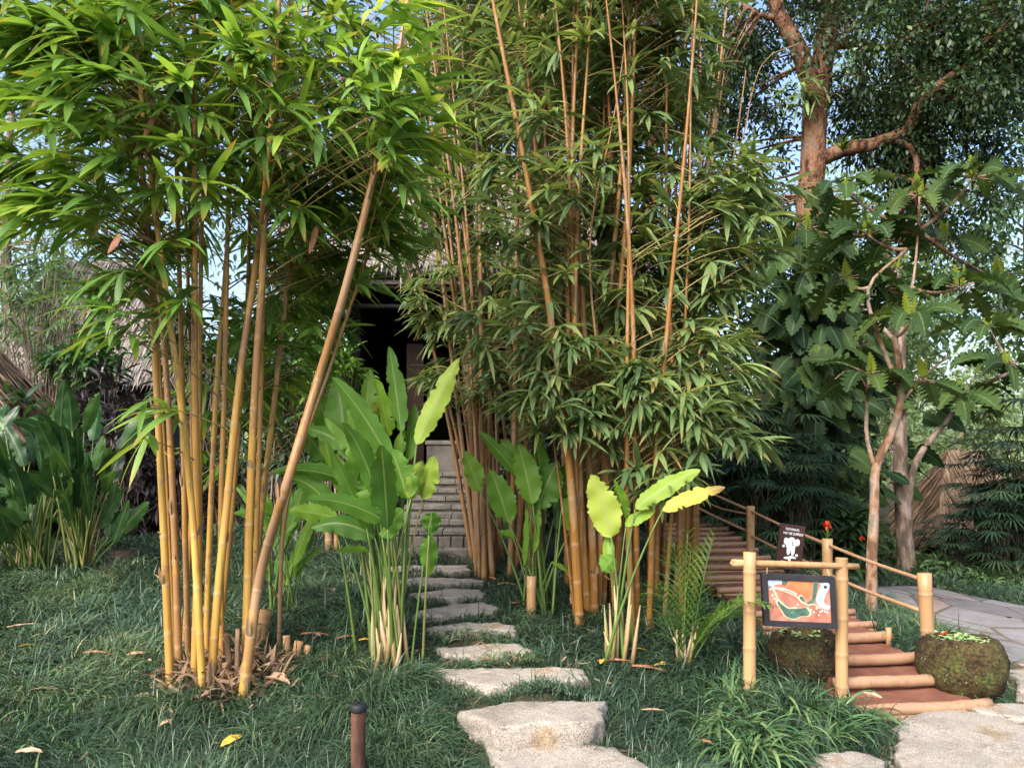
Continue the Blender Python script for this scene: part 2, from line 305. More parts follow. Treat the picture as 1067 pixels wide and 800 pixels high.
MT['dead_tan'] = nmat('dead_tan', [(.3, (.36, .2, .12)), (.6, (.5, .32, .21)), (.8, (.6, .45, .34))], 12, .7, .4, 60, (1, 1, 1))
MT['dead_red'] = nmat('dead_red', [(.3, (.24, .1, .06)), (.6, (.4, .19, .12))], 12, .7, .4)
MT['cord'] = nmat('cord', [(.3, (.3, .22, .15)), (.7, (.4, .3, .2))], 30, .8, .2)

MT['stem_dark'] = nmat('stem_dark', [(.3, (.03, .03, .018)), (.7, (.06, .055, .03))], 20, .8, .2)
def path_mat():
    m, nt, b, out = newmat('flag_path')
    tc = N_(nt, 'ShaderNodeTexCoord'); mp = N_(nt, 'ShaderNodeMapping'); mp.inputs['Scale'].default_value = (1.3, .9, 0)
    nt.links.new(tc.outputs['Object'], mp.inputs[0])
    vo = N_(nt, 'ShaderNodeTexVoronoi', feature='DISTANCE_TO_EDGE'); vo.inputs['Scale'].default_value = 1.5; nt.links.new(mp.outputs[0], vo.inputs[0])
    v2 = N_(nt, 'ShaderNodeTexVoronoi'); v2.inputs['Scale'].default_value = 1.5; nt.links.new(mp.outputs[0], v2.inputs[0])
    sc = N_(nt, 'ShaderNodeSeparateColor'); nt.links.new(v2.outputs['Color'], sc.inputs[0])
    r = ramp(nt, [(0, (.13, .125, .13)), (.4, (.19, .185, .19)), (.75, (.235, .22, .22)), (1, (.27, .18, .145))]); nt.links.new(sc.outputs[0], r.inputs[0])
    nz = noise(nt, 5, 6); r2 = ramp(nt, [(.3, (.62, .5, .42)), (.45, (.8, .78, .76)), (.7, (1.15, 1.12, 1.1))]); nt.links.new(nz, r2.inputs[0])
    c = mixc(nt, .7, r.outputs[0], r2.outputs[0], 'MULTIPLY')
    e = mathn(nt, 'LESS_THAN', mathn(nt, 'ADD', vo.outputs['Distance'], mathn(nt, 'MULTIPLY', noise(nt, 12, 3), .05)), .055)
    c = mixc(nt, e, c, (.11, .08, .055)); nt.links.new(c, b.inputs['Base Color']); b.inputs['Roughness'].default_value = .8
    nt.links.new(bumpn(nt, mathn(nt, 'ADD', mathn(nt, 'MULTIPLY', e, -1.), mathn(nt, 'MULTIPLY', nz, .5)), .7, .02), b.inputs['Normal'])
    return m
MT['path'] = path_mat()

# ------------------------------------------------------------------ terrain
STONES = [  # outline in photo pixels, height of the top
    ([(511, 778), (575, 774), (644, 775), (676, 797), (676, 816), (532, 816)], .0),
    ([(478, 739), (530, 731), (600, 728), (630, 730), (628, 746), (610, 753), (519, 756)], .13),
    ([(444, 698), (520, 694), (610, 695), (613, 706), (575, 711), (508, 716)], .17),
    ([(455, 674), (500, 671), (536, 670), (558, 679), (545, 681), (500, 682), (466, 681)], .22),
    ([(443, 653), (480, 649), (520, 647), (535, 650), (534, 655), (490, 658), (455, 657)], .28),
    ([(432, 637), (470, 629), (505, 627), (522, 633), (515, 636), (470, 641), (430, 641)], .30),
    ([(428, 617), (470, 613), (500, 613), (508, 617), (504, 620), (470, 621), (428, 620)], .35),
    ([(405, 603), (450, 601), (490, 602), (503, 604), (480, 607), (405, 607)], .40),
    ([(400, 590), (450, 588), (487, 589), (491, 593), (470, 594), (400, 594)], .45)]
def onz(px, py, z):
    Y = (H - z) * F / (py - HZ); return P(px, py, Y)
CT = [onz(x, y, 0) + [0, 0, -.06] for x, y in STONES[0][0]]
for poly, z in STONES[1:]:
    c = np.mean([onz(x, y, z) for x, y in poly], 0); c[2] -= .02; CT.append(c)
for a in [(60, 795, 4.2), (220, 790, 4.25), (380, 790, 4.2), (0, 700, 5.4), (100, 700, 5.4), (220, 722, 5.0), (330, 700, 5.3), (400, 690, 5.5),
          (0, 610, 7.9), (100, 600, 8.2), (290, 640, 6.6), (200, 640, 6.6), (380, 600, 8), (330, 570, 9.2), (150, 570, 9.5), (530, 590, 8.4), (600, 640, 6.8),
          (560, 645, 6.6), (640, 695, 5.6), (715, 700, 5.5), (690, 640, 6.8), (700, 740, 4.9), (640, 780, 4.3), (781, 728, 5.2), (877, 735, 5.15), (800, 770, 4.5),
          (1000, 717, 5.6), (838, 705, 5.75), (890, 668, 5.95), (960, 690, 5.95), (760, 640, 6.6), (760, 610, 7.6), (730, 570, 9.2), (700, 545, 10.5),
          (650, 560, 10), (908, 640, 7.6), (950, 640, 8), (1060, 660, 7.4), (1060, 640, 8.3), (950, 612, 10), (900, 610, 10.2), (1060, 620, 10), (830, 628, 7), (450, 563, 8.6), (450, 530, 10.5)]:
    CT.append(P(*a))
for x, y in ((945, 760), (1000, 748), (1060, 750), (1060, 790), (980, 800), (850, 795), (900, 795), (1060, 735)): CT.append(onz(x, y, -.17))
for a in [(-1.3, 14, .7), (-8, 14, .5), (-20, 20, .5), (-45, 45, 0), (45, 45, -.6), (20, 22, -.5), (8, 16, -.2), (4, 14, .2), (0, 22, .6), (0, 80, 0), (-90, 90, 0), (90, 90, 0),
          (-4, 1, -.1), (4, 1, -.15), (0, 1.5, -.08), (-12, 1, 0), (12, 1, -.1), (0, -12, -.1), (-60, -60, 0), (60, -60, 0), (-8, 6, .15), (9, 6, -.15), (12, 9, -.2), (0, -90, 0)]:
    CT.append(np.array(a, float))
SPATH = np.array([onz(957, 733, -.055), onz(928, 705, .025), onz(898, 683, .1), onz(868, 661, .17), onz(845, 645, .21), onz(820, 628, .27), onz(795, 610, .35), onz(768, 590, .46), onz(738, 568, .58), onz(712, 545, .7)])
CT = [c for c in CT if np.min(np.hypot(*(SPATH[:, :2] - c[:2]).T)) > .45 or c[1] < 4.9]
for q in SPATH:
    for dx in (-.4, 0, .4): CT.append(q + [dx, .05, -.1])
CT = np.array(CT)
def tps_k(d2): return np.where(d2 > 1e-12, .5 * d2 * np.log(np.maximum(d2, 1e-12)), 0)
def _fit():
    n = len(CT); xy = CT[:, :2]; d2 = ((xy[:, None] - xy[None]) ** 2).sum(-1)
    K = tps_k(d2) + np.eye(n) * .006; Pm = np.c_[np.ones(n), xy]
    A = np.zeros((n + 3, n + 3)); A[:n, :n] = K; A[:n, n:] = Pm; A[n:, :n] = Pm.T
    return np.linalg.solve(A, np.r_[CT[:, 2], 0, 0, 0])
TPS = _fit()
def ground(x, y):
    x = np.asarray(x, float); y = np.asarray(y, float); sh = x.shape; q = np.c_[x.ravel(), y.ravel()]
    out = []
    for i in range(0, len(q), 20000):
        b = q[i:i + 20000]; d2 = ((b[:, None] - CT[None, :, :2]) ** 2).sum(-1)
        out.append(tps_k(d2) @ TPS[:-3] + TPS[-3] + b @ TPS[-2:])
    z = np.concatenate(out).reshape(sh)
    r = np.hypot(x, y); k = np.clip((r - 50) / 40, 0, 1); return np.clip(z, -1.2, 1.4) * (1 - k)
def G(px, py, y0=3.5, y1=30.):       # where the sight line of a photo pixel meets the ground
    Y = np.linspace(y0, y1, 1500); p = np.array([P(px, py, y) for y in Y]); g = ground(p[:, 0], p[:, 1])
    k = np.argmax(p[:, 2] < g)
    if p[k, 2] >= g[k]: k = len(Y) - 1
    return np.array([p[k, 0], p[k, 1], g[k]])
def gp(x, y): return np.array([x, y, float(ground(np.array([x]), np.array([y]))[0])])

def ax(lo, hi, a, b, fine):
    mid = np.arange(a, b, fine); g = lambda s, e: s + (e - s) * np.linspace(0, 1, 14) ** 2.2
    return np.unique(np.r_[g(a, lo)[::-1], mid, g(b, hi)])
# ------------------------------------------------------------------ slabs
def dens(poly, step=.05):
    poly = np.asarray(poly, float); out = []
    for a, b in zip(poly, np.roll(poly, -1, 0)):
        n = max(1, int(np.linalg.norm(b - a) / step)); out += [a + (b - a) * k / n for k in range(n)]
    return np.array(out)
def slab(name, poly, z, th, mat, jit=.012, dome=.008, tilt=None):
    """polygon (x,y world) -> irregular stone slab with worn edges"""
    p = dens(poly, .03); n = len(p)
    jn = rng.normal(0, jit * 1.6, (n, 1))
    jn = (np.roll(jn, 2, 0) + np.roll(jn, 1, 0) * 2 + jn * 2 + np.roll(jn, -1, 0) * 2 + np.roll(jn, -2, 0)) / 5 + rng.normal(0, .005, (n, 1))
    c = p.mean(0); d = nrm(p - c); p = p + d * jn
    m = M(); rings = []
    for s, dz in [(.0, 0), (.3, 0), (.6, 0), (.85, 0), (.965, -.002), (.985, -.007), (1., -.016), (1.012, -th * .2), (1.004, -th * .35), (1.014, -th * .5), (1.002, -th * .65), (1.0, -th * .8), (.99, -th)]:
        q = c + (p - c) * s
        zz = z + dz + .004 * np.sin(q[:, 0] * 9 + q[:, 1] * 7) + .0025 * np.sin(q[:, 0] * 23 - q[:, 1] * 31) + .002 * np.sin(q[:, 0] * 51 + q[:, 1] * 43)
        if s >= 1.: q = q + d * rng.normal(0, .008, (n, 1))
        if tilt is not None: zz = zz + (q - c) @ np.asarray(tilt)
        rings.append(np.c_[q, zz])
    V = np.concatenate(rings); i = np.arange(n); j = (i + 1) % n
    q = np.concatenate([np.stack([k * n + i, k * n + j, (k + 1) * n + j, (k + 1) * n + i], 1) for k in range(len(rings) - 1)])[:, ::-1]
    m.add(V, q); o = m.build(name, mat); return o
stone_lab = ['large pale stepping stone nearest the camera, cut by the bottom edge', 'thick pale stepping stone showing its rough front face', 'widest thin stepping stone, third from the camera',
             'stepping stone with a slanted right end, fourth from the camera', 'stepping stone beside the tall paddle-leaved plant, fifth from the camera', 'stepping stone level with the cut bamboo post, sixth from the camera',
             'small stepping stone, seventh from the camera', 'narrow stepping stone, second from the stone staircase', 'last narrow stepping stone below the stone staircase']
SPOLY = []
for (poly, z), lab in zip(STONES, stone_lab):
    w = np.array([onz(x, y, z)[:2] for x, y in poly]); SPOLY.append(w)
    tag(slab('stepping_stone', w, z, .2, MT['stone']), lab, 'stepping stone', 'stepping stones up to the stairs')
FLAGS = [([(936, 752), (965, 742), (1004, 740), (1040, 750), (1090, 762), (1120, 830), (960, 830), (938, 790)], -.1, 'big grey flagstone in the bottom right corner of the photo'),
         ([(1008, 737), (1040, 733), (1100, 738), (1100, 752), (1050, 749), (1022, 744)], -.1, 'narrow flagstone in front of the right mossy bowl'),
         ([(838, 792), (865, 784), (905, 786), (924, 796), (920, 815), (845, 815)], -.1, 'low flagstone at the foot of the strap-leaved grass'),
         ([(1052, 700), (1072, 697), (1120, 705), (1120, 728), (1060, 722)], -.07, 'rough flagstone right of the mossy bowl')]
FP = []
for poly, z, lab in FLAGS:
    w = np.array([onz(x, y, z)[:2] for x, y in poly]); FP.append(w)
    tag(slab('flagstone', w, z + .02, .14, MT['stone']), lab, 'flagstone', 'flagstones at the right')
# pebbles beside the flagstone
for k, (x, y) in enumerate([(925, 797), (932, 793), (918, 802), (938, 799), (930, 803)]):
    g = G(x, y); r = U(.018, .03); m = M(); th = np.linspace(0, math.pi, 7); pts = np.array([[g[0], g[1], g[2] + .01 - r * .7 * math.cos(a)] for a in th]); tube(m, pts, np.maximum(r * np.sin(th), .001), 9, jitter=.08)
    tag(m.build('pebble', MT['stone']), 'pale pebble by the flagstone edge at the bottom of the photo', 'pebble', 'pebbles by the flagstone')
# path at the right
PATH_PX = [(890, 614), (930, 608), (975, 610), (1010, 619), (1070, 629), (1200, 640), (1250, 700), (1070, 692), (1040, 687), (1005, 670), (968, 654), (920, 636), (898, 628)]
PW = np.array([onz(x, y, -.1)[:2] for x, y in PATH_PX])
def inpoly(x, y, poly):
    c = np.zeros(x.shape, bool)
    for (x0, y0), (x1, y1) in zip(poly, np.roll(poly, -1, 0)):
        k = ((y0 > y) != (y1 > y)) & (x < (x1 - x0) * (y - y0) / (y1 - y0 + 1e-12) + x0); c ^= k
    return c
def grow(poly, d):
    c = poly.mean(0); v = poly - c; l = np.linalg.norm(v, axis=1, keepdims=True); return c + v * (l + d) / l
def sheet(name, poly, mat, dz, label, step=.12):
    xx = np.arange(poly[:, 0].min() - step, poly[:, 0].max() + step, step); yy = np.arange(poly[:, 1].min() - step, poly[:, 1].max() + step, step)
    p = dens(poly, .15); n = len(p); p = p + rng.normal(0, .02, p.shape); c = p.mean(0); m = M(); rings = []
    for s in np.linspace(0.02, 1, 16):
        q = c + (p - c) * s; rings.append(np.c_[q, ground(q[:, 0], q[:, 1]) + dz])
    q = c + (p - c) * 1.01; rings.append(np.c_[q, ground(q[:, 0], q[:, 1]) - .05])
    i = np.arange(n); j = (i + 1) % n
    m.add(np.concatenate(rings), np.concatenate([np.stack([k * n + i, k * n + j, (k + 1) * n + j, (k + 1) * n + i], 1) for k in range(len(rings) - 1)])[:, ::-1])
    return tag(m.build(name, mat), label, None, None, 'structure')
sheet('path', PW, MT['path'], .02, 'grey flagged path curving away on the right')
EP = np.array([onz(x, y, -.12)[:2] for x, y in [(925, 752), (960, 738), (1020, 726), (1045, 690), (1200, 705), (1300, 800), (1200, 900), (930, 900), (915, 790)]])
sheet('bare_earth', EP, MT['earth'], .006, 'brown bare earth between the flagstones')
LE = np.array([onz(x, y, .42)[:2] for x, y in [(100, 584), (115, 576), (140, 574), (152, 579), (140, 585), (115, 587)]])
sheet('red_earth_patch', LE, MT['earth'], .012, 'reddish bare earth at the far edge of the lawn')

# ------------------------------------------------------------------ earth steps with bamboo edges
stairpath = SPATH
seg = np.r_[0, np.cumsum(np.linalg.norm(np.diff(stairpath[:, :2], axis=0), axis=1))]
ns = 17; sd = np.r_[seg[:4], np.linspace(seg[3], seg[-1], ns - 3)[1:]]
STEPS = []
step_lab = 'bamboo-edged red earth step climbing behind the map sign'
RNAMES = {0: 'lowest red earth step with the thickest pale log edge, by the right flagstones', 1: 'second red earth step up from the flagstones', 2: 'third red earth step up, with a pegged log end', 3: 'short red earth step just right of the map sign post'}
for k in range(ns):
    c = np.array([np.interp(sd[k], seg, stairpath[:, i]) for i in range(3)])
    nx = np.array([np.interp(sd[min(k + 1, ns - 1)], seg, stairpath[:, i]) for i in range(3)])
    hd = nrm((nx - c)[:2]) if k < ns - 1 else hd
    yaw = math.radians(9) if k < 4 else math.radians(6)
    ex = np.array([math.cos(yaw), math.sin(yaw)]); ey = np.array([-ex[1], ex[0]])
    w = .9 if k == 0 else (.84 if k < 4 else .9); wl = w * .5; wr = w * .5
    dep = (nx - c)[:2].dot(ey) + .06 if k < ns - 1 else .4
    shift = (nx - c)[:2].dot(ex)
    t = thing('earth_step', c, RNAMES.get(k, step_lab), 'step', 'red earth steps with bamboo edges')
    A, Bq = c[:2] - ex * wl, c[:2] + ex * wr
    A2, B2 = A + ey * dep + ex * shift, Bq + ey * dep + ex * shift
    m = M(); nn_ = 10; top = []
    for i in range(nn_ + 1):
        for j in range(nn_ + 1):
            u, v = i / nn_, j / nn_; p = (A * (1 - u) + Bq * u) * (1 - v) + (A2 * (1 - u) + B2 * u) * v
            top.append([*p, c[2] - .012 + .004 * v + rng.normal(0, .003)])
    top = np.array(top); ii = np.arange((nn_ + 1) ** 2).reshape(nn_ + 1, nn_ + 1)
    m.add(top, np.stack([ii[:-1, :-1], ii[1:, :-1], ii[1:, 1:], ii[:-1, 1:]], -1))
    for e in (ii[0], ii[-1], ii[:, 0], ii[:, -1]):
        lo = top[e].copy(); lo[:, 2] -= .16; n2 = len(e); m.add(np.r_[top[e], lo], [[a, a + 1, a + 1 + n2, a + n2] for a in range(n2 - 1)])
    m.build('tread', MT['earth_red'], t)
    m = M(); r = .043 if k < 4 else .03; pts = np.array([[*(A - ex * .03 + (Bq - A + ex * .1) * s - ey * .02), c[2] - .025 + .004 * math.sin(s * 7)] for s in np.linspace(0, 1, 15)])
    tube(m, pts, r * (1 + .05 * np.sin(np.arange(15) * 2.4)), 12, a_u=[1] * 15, rnd=U(0, 1)); m.build('edge_log', MT['log_pink'], t)
    if k >= 4 or k in (0,):
        m = M(); pts = pts - np.array([*(ey * .012), .055]); tube(m, pts, r * .8, 10, rnd=U(0, 1), a_u=[1] * 15); m.build('edge_log', MT['log_pink'], t)
    if k in (2, 3):
        e = Bq + ex * .02 - ey * .075; m = M(); tube(m, [[*e, c[2] - .12], [*e, c[2] + (.02 if k == 2 else .06)]], .022, 9); m.build('peg', MT['culm_dry'], t)
    STEPS.append(np.array([[*v, c[2]] for v in (A - ex * .04 - ey * .05, Bq + ex * .06 - ey * .05, B2 + ex * .02, A2 - ex * .02)]))

STEPZ = STEPS; 
xs, ys = ax(-320, 320, -5, 6, .06), ax(-120, 420, 3, 11, .06)
X, Y = np.meshgrid(xs, ys); Zg = ground(X, Y) - .012
near = (np.abs(X) < 8) & (Y > 2) & (Y < 14)
Zg = Zg + near * rng.normal(0, .004, X.shape)
for p_, z_ in [(p, z) for p, (_, z) in zip(SPOLY, STONES)] + [(p, -.09) for p in FP]:
    k = inpoly(X, Y, grow(p_, .07)); Zg = np.where(k, np.minimum(Zg, z_ - .06), Zg)
for q in STEPS:
    k = inpoly(X, Y, grow(q[:, :2], .08)); Zg = np.where(k, np.minimum(Zg, q[0, 2] - .07), Zg)
m = M(); idx = np.arange(X.size).reshape(X.shape)
m.add(np.stack([X, Y, Zg], -1), np.stack([idx[:-1, :-1], idx[:-1, 1:], idx[1:, 1:], idx[1:, :-1]], -1))
tag(m.build('ground', MT['soil']), 'dark soil ground under the lawn and plants', None, None, 'structure')

STEPS = [q[:, :2] for q in STEPS]
# ------------------------------------------------------------------ handrail
def culm_geo(m, pts, r0, r1, inter=.3, n=10, cap=True, ring=1.06, rnd=None, off=None):
    pts = np.asarray(pts, float); d = np.r_[0, np.cumsum(np.linalg.norm(np.diff(pts, axis=0), axis=1))]; T = d[-1]
    nd = []; s = (U(.05, .25) if off is None else off)
    k = 0
    while s < T: nd.append(s); s += inter * (.75 + .5 * min(1, k / 5)) * U(.9, 1.1); k += 1
    st = [(0, 1, 1.)]
    for s in nd:
        for e, f, u in ((-.035, 1, 1), (-.012, 1.03, .35), (-.004, ring, 0), (.004, ring, 0), (.01, 1., .5), (.03, .985, 1)): st.append((s + e, f, u))
    for s in np.arange(0, T, .16):
        if all(abs(s - q) > .05 for q in nd): st.append((s, .985, 1))
    st.append((T, 1, 1.)); st = sorted(x for x in st if 0 <= x[0] <= T)
    ss = np.array([x[0] for x in st])
    # smooth the control line (Catmull-Rom by cubic through np.interp of a refined spline)
    q = np.stack([spline(d, pts[:, i], ss) for i in range(3)], 1)
    rr = (r0 + (r1 - r0) * ss / T) * np.array([x[1] for x in st])
    tube(m, q, rr, n, cap, 0, U(0, 1) if rnd is None else rnd, a_u=[x[2] for x in st]); return q, nd
def spline(x, y, xq):                         # monotone-safe cubic Hermite
    x = np.asarray(x, float); y = np.asarray(y, float)
    if len(x) < 3: return np.interp(xq, x, y)
    s = np.diff(y) / np.diff(x); g = np.r_[s[0], (s[1:] + s[:-1]) / 2, s[-1]]
    i = np.clip(np.searchsorted(x, xq) - 1, 0, len(x) - 2); h = x[i + 1] - x[i]; t = (xq - x[i]) / h
    return (2 * t**3 - 3 * t**2 + 1) * y[i] + (t**3 - 2 * t**2 + t) * h * g[i] + (-2 * t**3 + 3 * t**2) * y[i + 1] + (t**3 - t**2) * h * g[i + 1]
fA, fB, fC, fD = P(963, 597, 5.98), P(862, 561, 7.1), P(782, 527, 8.6), P(706, 492, 10.2)
fence = thing('bamboo_handrail', gp(fB[0], fB[1]), 'bamboo post and rail handrail beside the red earth steps', 'handrail')
for f, r, lean in ((fA, .052, .045), (fB, .047, .0), (fC, .047, 0), (fD, .045, 0)):
    g = gp(f[0] + lean, f[1]); g[2] -= .1; m = M(); culm_geo(m, [g, (g + f) / 2, f], r * .96, r, .36, 14); m.build('post', MT['culm_dry'], fence)
for a, b in ((fA, fB), (fB, fC), (fC, fD)):
    for dz0, dz1 in ((-.055, -.055), (-.3, -.33)):
        p0 = a + np.array([0, -.02, dz0]); p1 = b + np.array([0, -.02, dz1]); mid = (p0 + p1) / 2 - np.array([0, 0, .012]); m = M()
        culm_geo(m, [p0, mid, p1], .017, .015, .3, 8); m.build('rail', MT['rail_dry'], fence)
m = M(); culm_geo(m, [fC + [0, -.01, -.1], (fC + fD) / 2 + [0, 0, -.2], fD + [0, 0, -.02]], .012, .012, .3, 8); m.build('rail', MT['rail_dry'], fence)
# red flower in the hollow post
fl = thing('red_flower', fB + [0, 0, -.03], 'red flower with green stalks stuck in the middle handrail post', 'flower')
m = M(); b = np.tile(fB, (7, 1)); leaves(m, b, nrm(rng.normal(0, .25, (7, 3)) + Z), U(.08, .15, 7), .012, .1, nseg=4); m.build('stalk', MT['palm_bright'], fl)
m = M(); c = fB + [0, 0, .12]; n = 22; dd = nrm(rng.normal(0, 1, (n, 3)) + [0, 0, .5]); leaves(m, c + dd * .005, dd, U(.03, .055, n), .022, .2, kind='oval', nseg=4); m.build('petals', MT['red'], fl)
fl = thing('red_flower', P(898, 560, 8.9), 'small red blossom in the shrubs right of the handrail', 'flower')
m = M(); c = P(898, 560, 8.9); n = 14; dd = nrm(rng.normal(0, 1, (n, 3))); leaves(m, c + dd * .004, dd, U(.025, .045, n), .022, .2, kind='oval', nseg=4); m.build('petals', MT['red'], fl)

# ------------------------------------------------------------------ map sign
pL, pR = G(781, 726, 4.5, 7), G(877, 733, 4.5, 7); YS = (pL[1] + pR[1]) / 2
tL, tR = P(781, 575, pL[1]), P(877, 581, pR[1])
sg = thing('sign_stand', (pL + pR) / 2, 'two pale bamboo posts with a crossbar that carries the map board', 'sign stand')
for g, t_, r in ((pL, tL, .043), (pR, tR, .043)):
    m = M(); g = g - [0, 0, .1]; culm_geo(m, [g, (g + t_) / 2, t_], r, r * .98, .3, 18, rnd=.8, off=.22, ring=1.06); m.build('post', MT['culm_dry'], sg)
cb0, cb1 = P(763, 586, pL[1] - .0) , P(894, 590, pR[1] - .0)
m = M(); culm_geo(m, [cb0, (cb0 + cb1) / 2, cb1], .024, .022, .5, 14, rnd=.6, off=.3, ring=1.04); m.build('crossbar', MT['culm_dry'], sg)
Yb = YS - .02
q = [P(793, 597, Yb - .03), P(869, 600.5, Yb), P(867, 655, Yb), P(796, 651.5, Yb - .03)]      # TL TR BR BL (outer frame)
bd = thing('map_board', (q[2] + q[3]) / 2, 'black framed painted map board hanging from the bamboo crossbar', 'map board')
ux = nrm(q[1] - q[0]); uz = nrm(q[0] - q[3]); uy = np.cross(ux, uz); Wb = np.linalg.norm(q[1] - q[0]); Hb = np.linalg.norm(q[0] - q[3])
def bpt(u, v, d=0.): return q[3] + ux * u * Wb + uz * v * Hb - uy * -d if False else q[3] + ux * u * Wb + uz * v * Hb + FRONT * d
FRONT = uy if uy[1] < 0 else -uy
def bbox(m, u0, v0, u1, v1, d0, d1, mi=0):
    v = [bpt(u, w, d) for d in (d0, d1) for (u, w) in ((u0, v0), (u1, v0), (u1, v1), (u0, v1))]
    m.add(v, [[0, 1, 2, 3], [4, 5, 6, 7], [0, 1, 5, 4], [1, 2, 6, 5], [2, 3, 7, 6], [3, 0, 4, 7]], None, None, mi)
fw, fh = .075, .11
m = M(); bbox(m, 0, 0, fw, 1, -.018, .018); bbox(m, 1 - fw, 0, 1, 1, -.018, .018); bbox(m, fw, 0, 1 - fw, fh, -.017, .0165); bbox(m, fw, 1 - fh, 1 - fw, 1, -.017, .0165)
bevel(m.build('frame', MT['frame'], bd, smooth=False), .003)
m = M(); bbox(m, fw + .0, fh, 1 - fw, 1 - fh, -.012, .004)
def patch(m, pts, d, mi, smooth=1):
    p = np.array(pts, float)
    p = dens(p, .02)
    for _ in range(3): p = (np.roll(p, 1, 0) + 2 * p + np.roll(p, -1, 0)) / 4
    poly_fill(m, [bpt(fw + u * (1 - 2 * fw), fh + (1 - v) * (1 - 2 * fh), d) for u, v in p], mi)
def poly_fill(m, pts, mi):
    from mathutils.geometry import tessellate_polygon
    from mathutils import Vector
    t = tessellate_polygon([[Vector(x) for x in pts]]); m.add(pts, None, t, None, mi)
EDGE = lambda pts, g: [((x - np.mean([a for a, _ in pts])) * g + np.mean([a for a, _ in pts]), (y - np.mean([a for _, a in pts])) * g + np.mean([a for _, a in pts])) for x, y in pts]
def ribbon(m, pts, w, d, mi):
    p = np.array(pts, float); s = np.linspace(0, 1, len(p)); ss = np.linspace(0, 1, 60); c = np.stack([spline(s, p[:, i], ss) for i in (0, 1)], 1)
    c = np.clip(c, .004, .996); tn = nrm(np.gradient(c, axis=0)); nn_ = np.c_[-tn[:, 1], tn[:, 0]] * (np.asarray(w)[:, None] if np.ndim(w) else w)
    a, b = np.clip(c + nn_, .0, 1.), np.clip(c - nn_, 0., 1.)
    V = [bpt(fw + u * (1 - 2 * fw), fh + (1 - v) * (1 - 2 * fh), d) for u, v in np.r_[a, b]]
    m.add(V, [[i, i + 1, 61 + i, 60 + i] for i in range(59)], None, None, mi)
patch(m, [(.32, .01), (.72, .01), (.74, .15), (.70, .3), (.66, .46), (.6, .38), (.5, .32), (.36, .22), (.3, .12)], .0055, 5)        # orange hill
ribbon(m, [(0, .16), (.07, .08), (.14, .04), (.24, .03)], .07, .006, 3)
patch(m, [(.24, .0), (.34, .0), (.3, .13), (.23, .12)], .0065, 2)
g1 = [(.15, .5), (.25, .55), (.36, .7), (.5, .68), (.6, .64), (.66, .78), (.62, .86), (.5, .86), (.42, .94), (.33, .93), (.25, .86), (.2, .72), (.14, .58)]
patch(m, EDGE(g1, 1.12), .006, 4); patch(m, g1, .007, 2)
g2 = [(.74, .02), (.82, .02), (.8, .2), (.77, .36), (.74, .52), (.66, .6), (.6, .55), (.7, .45), (.72, .3)]
patch(m, EDGE(g2, 1.1), .006, 4); patch(m, g2, .007, 2)
g3 = [(.5, .38), (.55, .36), (.59, .5), (.6, .56), (.52, .52)]
patch(m, EDGE(g3, 1.25), .006, 4); patch(m, g3, .007, 2)
ribbon(m, [(.9, .0), (.93, .1), (.88, .25), (.84, .4), (.84, .52), (.9, .6), (.99, .64)], np.linspace(.075, .055, 60), .0075, 3)      # river
ribbon(m, [(.06, .2), (.11, .3), (.16, .48), (.26, .62), (.33, .68), (.42, .66)], .016, .0078, 4)
ribbon(m, [(.06, .2), (.2, .24), (.33, .3), (.45, .38), (.5, .46), (.62, .58), (.72, .56), (.84, .66)], .016, .0078, 4)
def disc(m, u, v, r, d, mi, n=10):
    c = bpt(fw + u * (1 - 2 * fw), fh + (1 - v) * (1 - 2 * fh), d); a = np.arange(n) / n * 2 * math.pi
    poly_fill(m, [c + ux * r * math.cos(x) + uz * r * math.sin(x) for x in a], mi)
for s in np.linspace(0, 1, 13): disc(m, .09 + .36 * s, .2 - .05 * math.sin(s * 3) + .13 * s, .0055, .0088, 1)
for u, v in ((.07, .38), (.1, .46), (.13, .52), (.04, .24), (.63, .66), (.68, .7), (.72, .75), (.77, .66), (.83, .74), (.8, .82), (.86, .7), (.9, .72), (.94, .74), (.43, .66), (.47, .58)): disc(m, u, v, .006, .0088, 1)
for u, v in ((.03, .6), (.06, .65), (.03, .67), (.07, .69)): disc(m, u, v, .004, .0088, 6)
disc(m, .93, .12, .011, .0092, 6)
m.build('map_panel', [MT['m_red'], MT['white'], MT['m_green'], MT['m_blue'], MT['m_edge'], MT['m_orange'], MT['black']], bd, smooth=False)
for u in (.08, .94):
    m = M(); top = bpt(u, 1.0, 0.0); bar = top.copy(); bar[2] = np.interp(top[0], [cb0[0], cb1[0]], [cb0[2], cb1[2]]) - .015; bar[1] = np.interp(top[0], [cb0[0], cb1[0]], [cb0[1], cb1[1]])
    tube(m, [top - [0, 0, .015], (top + bar) / 2 + [.004, 0, 0], bar], .004, 6); m.build('hanger', MT['cord'], bd)

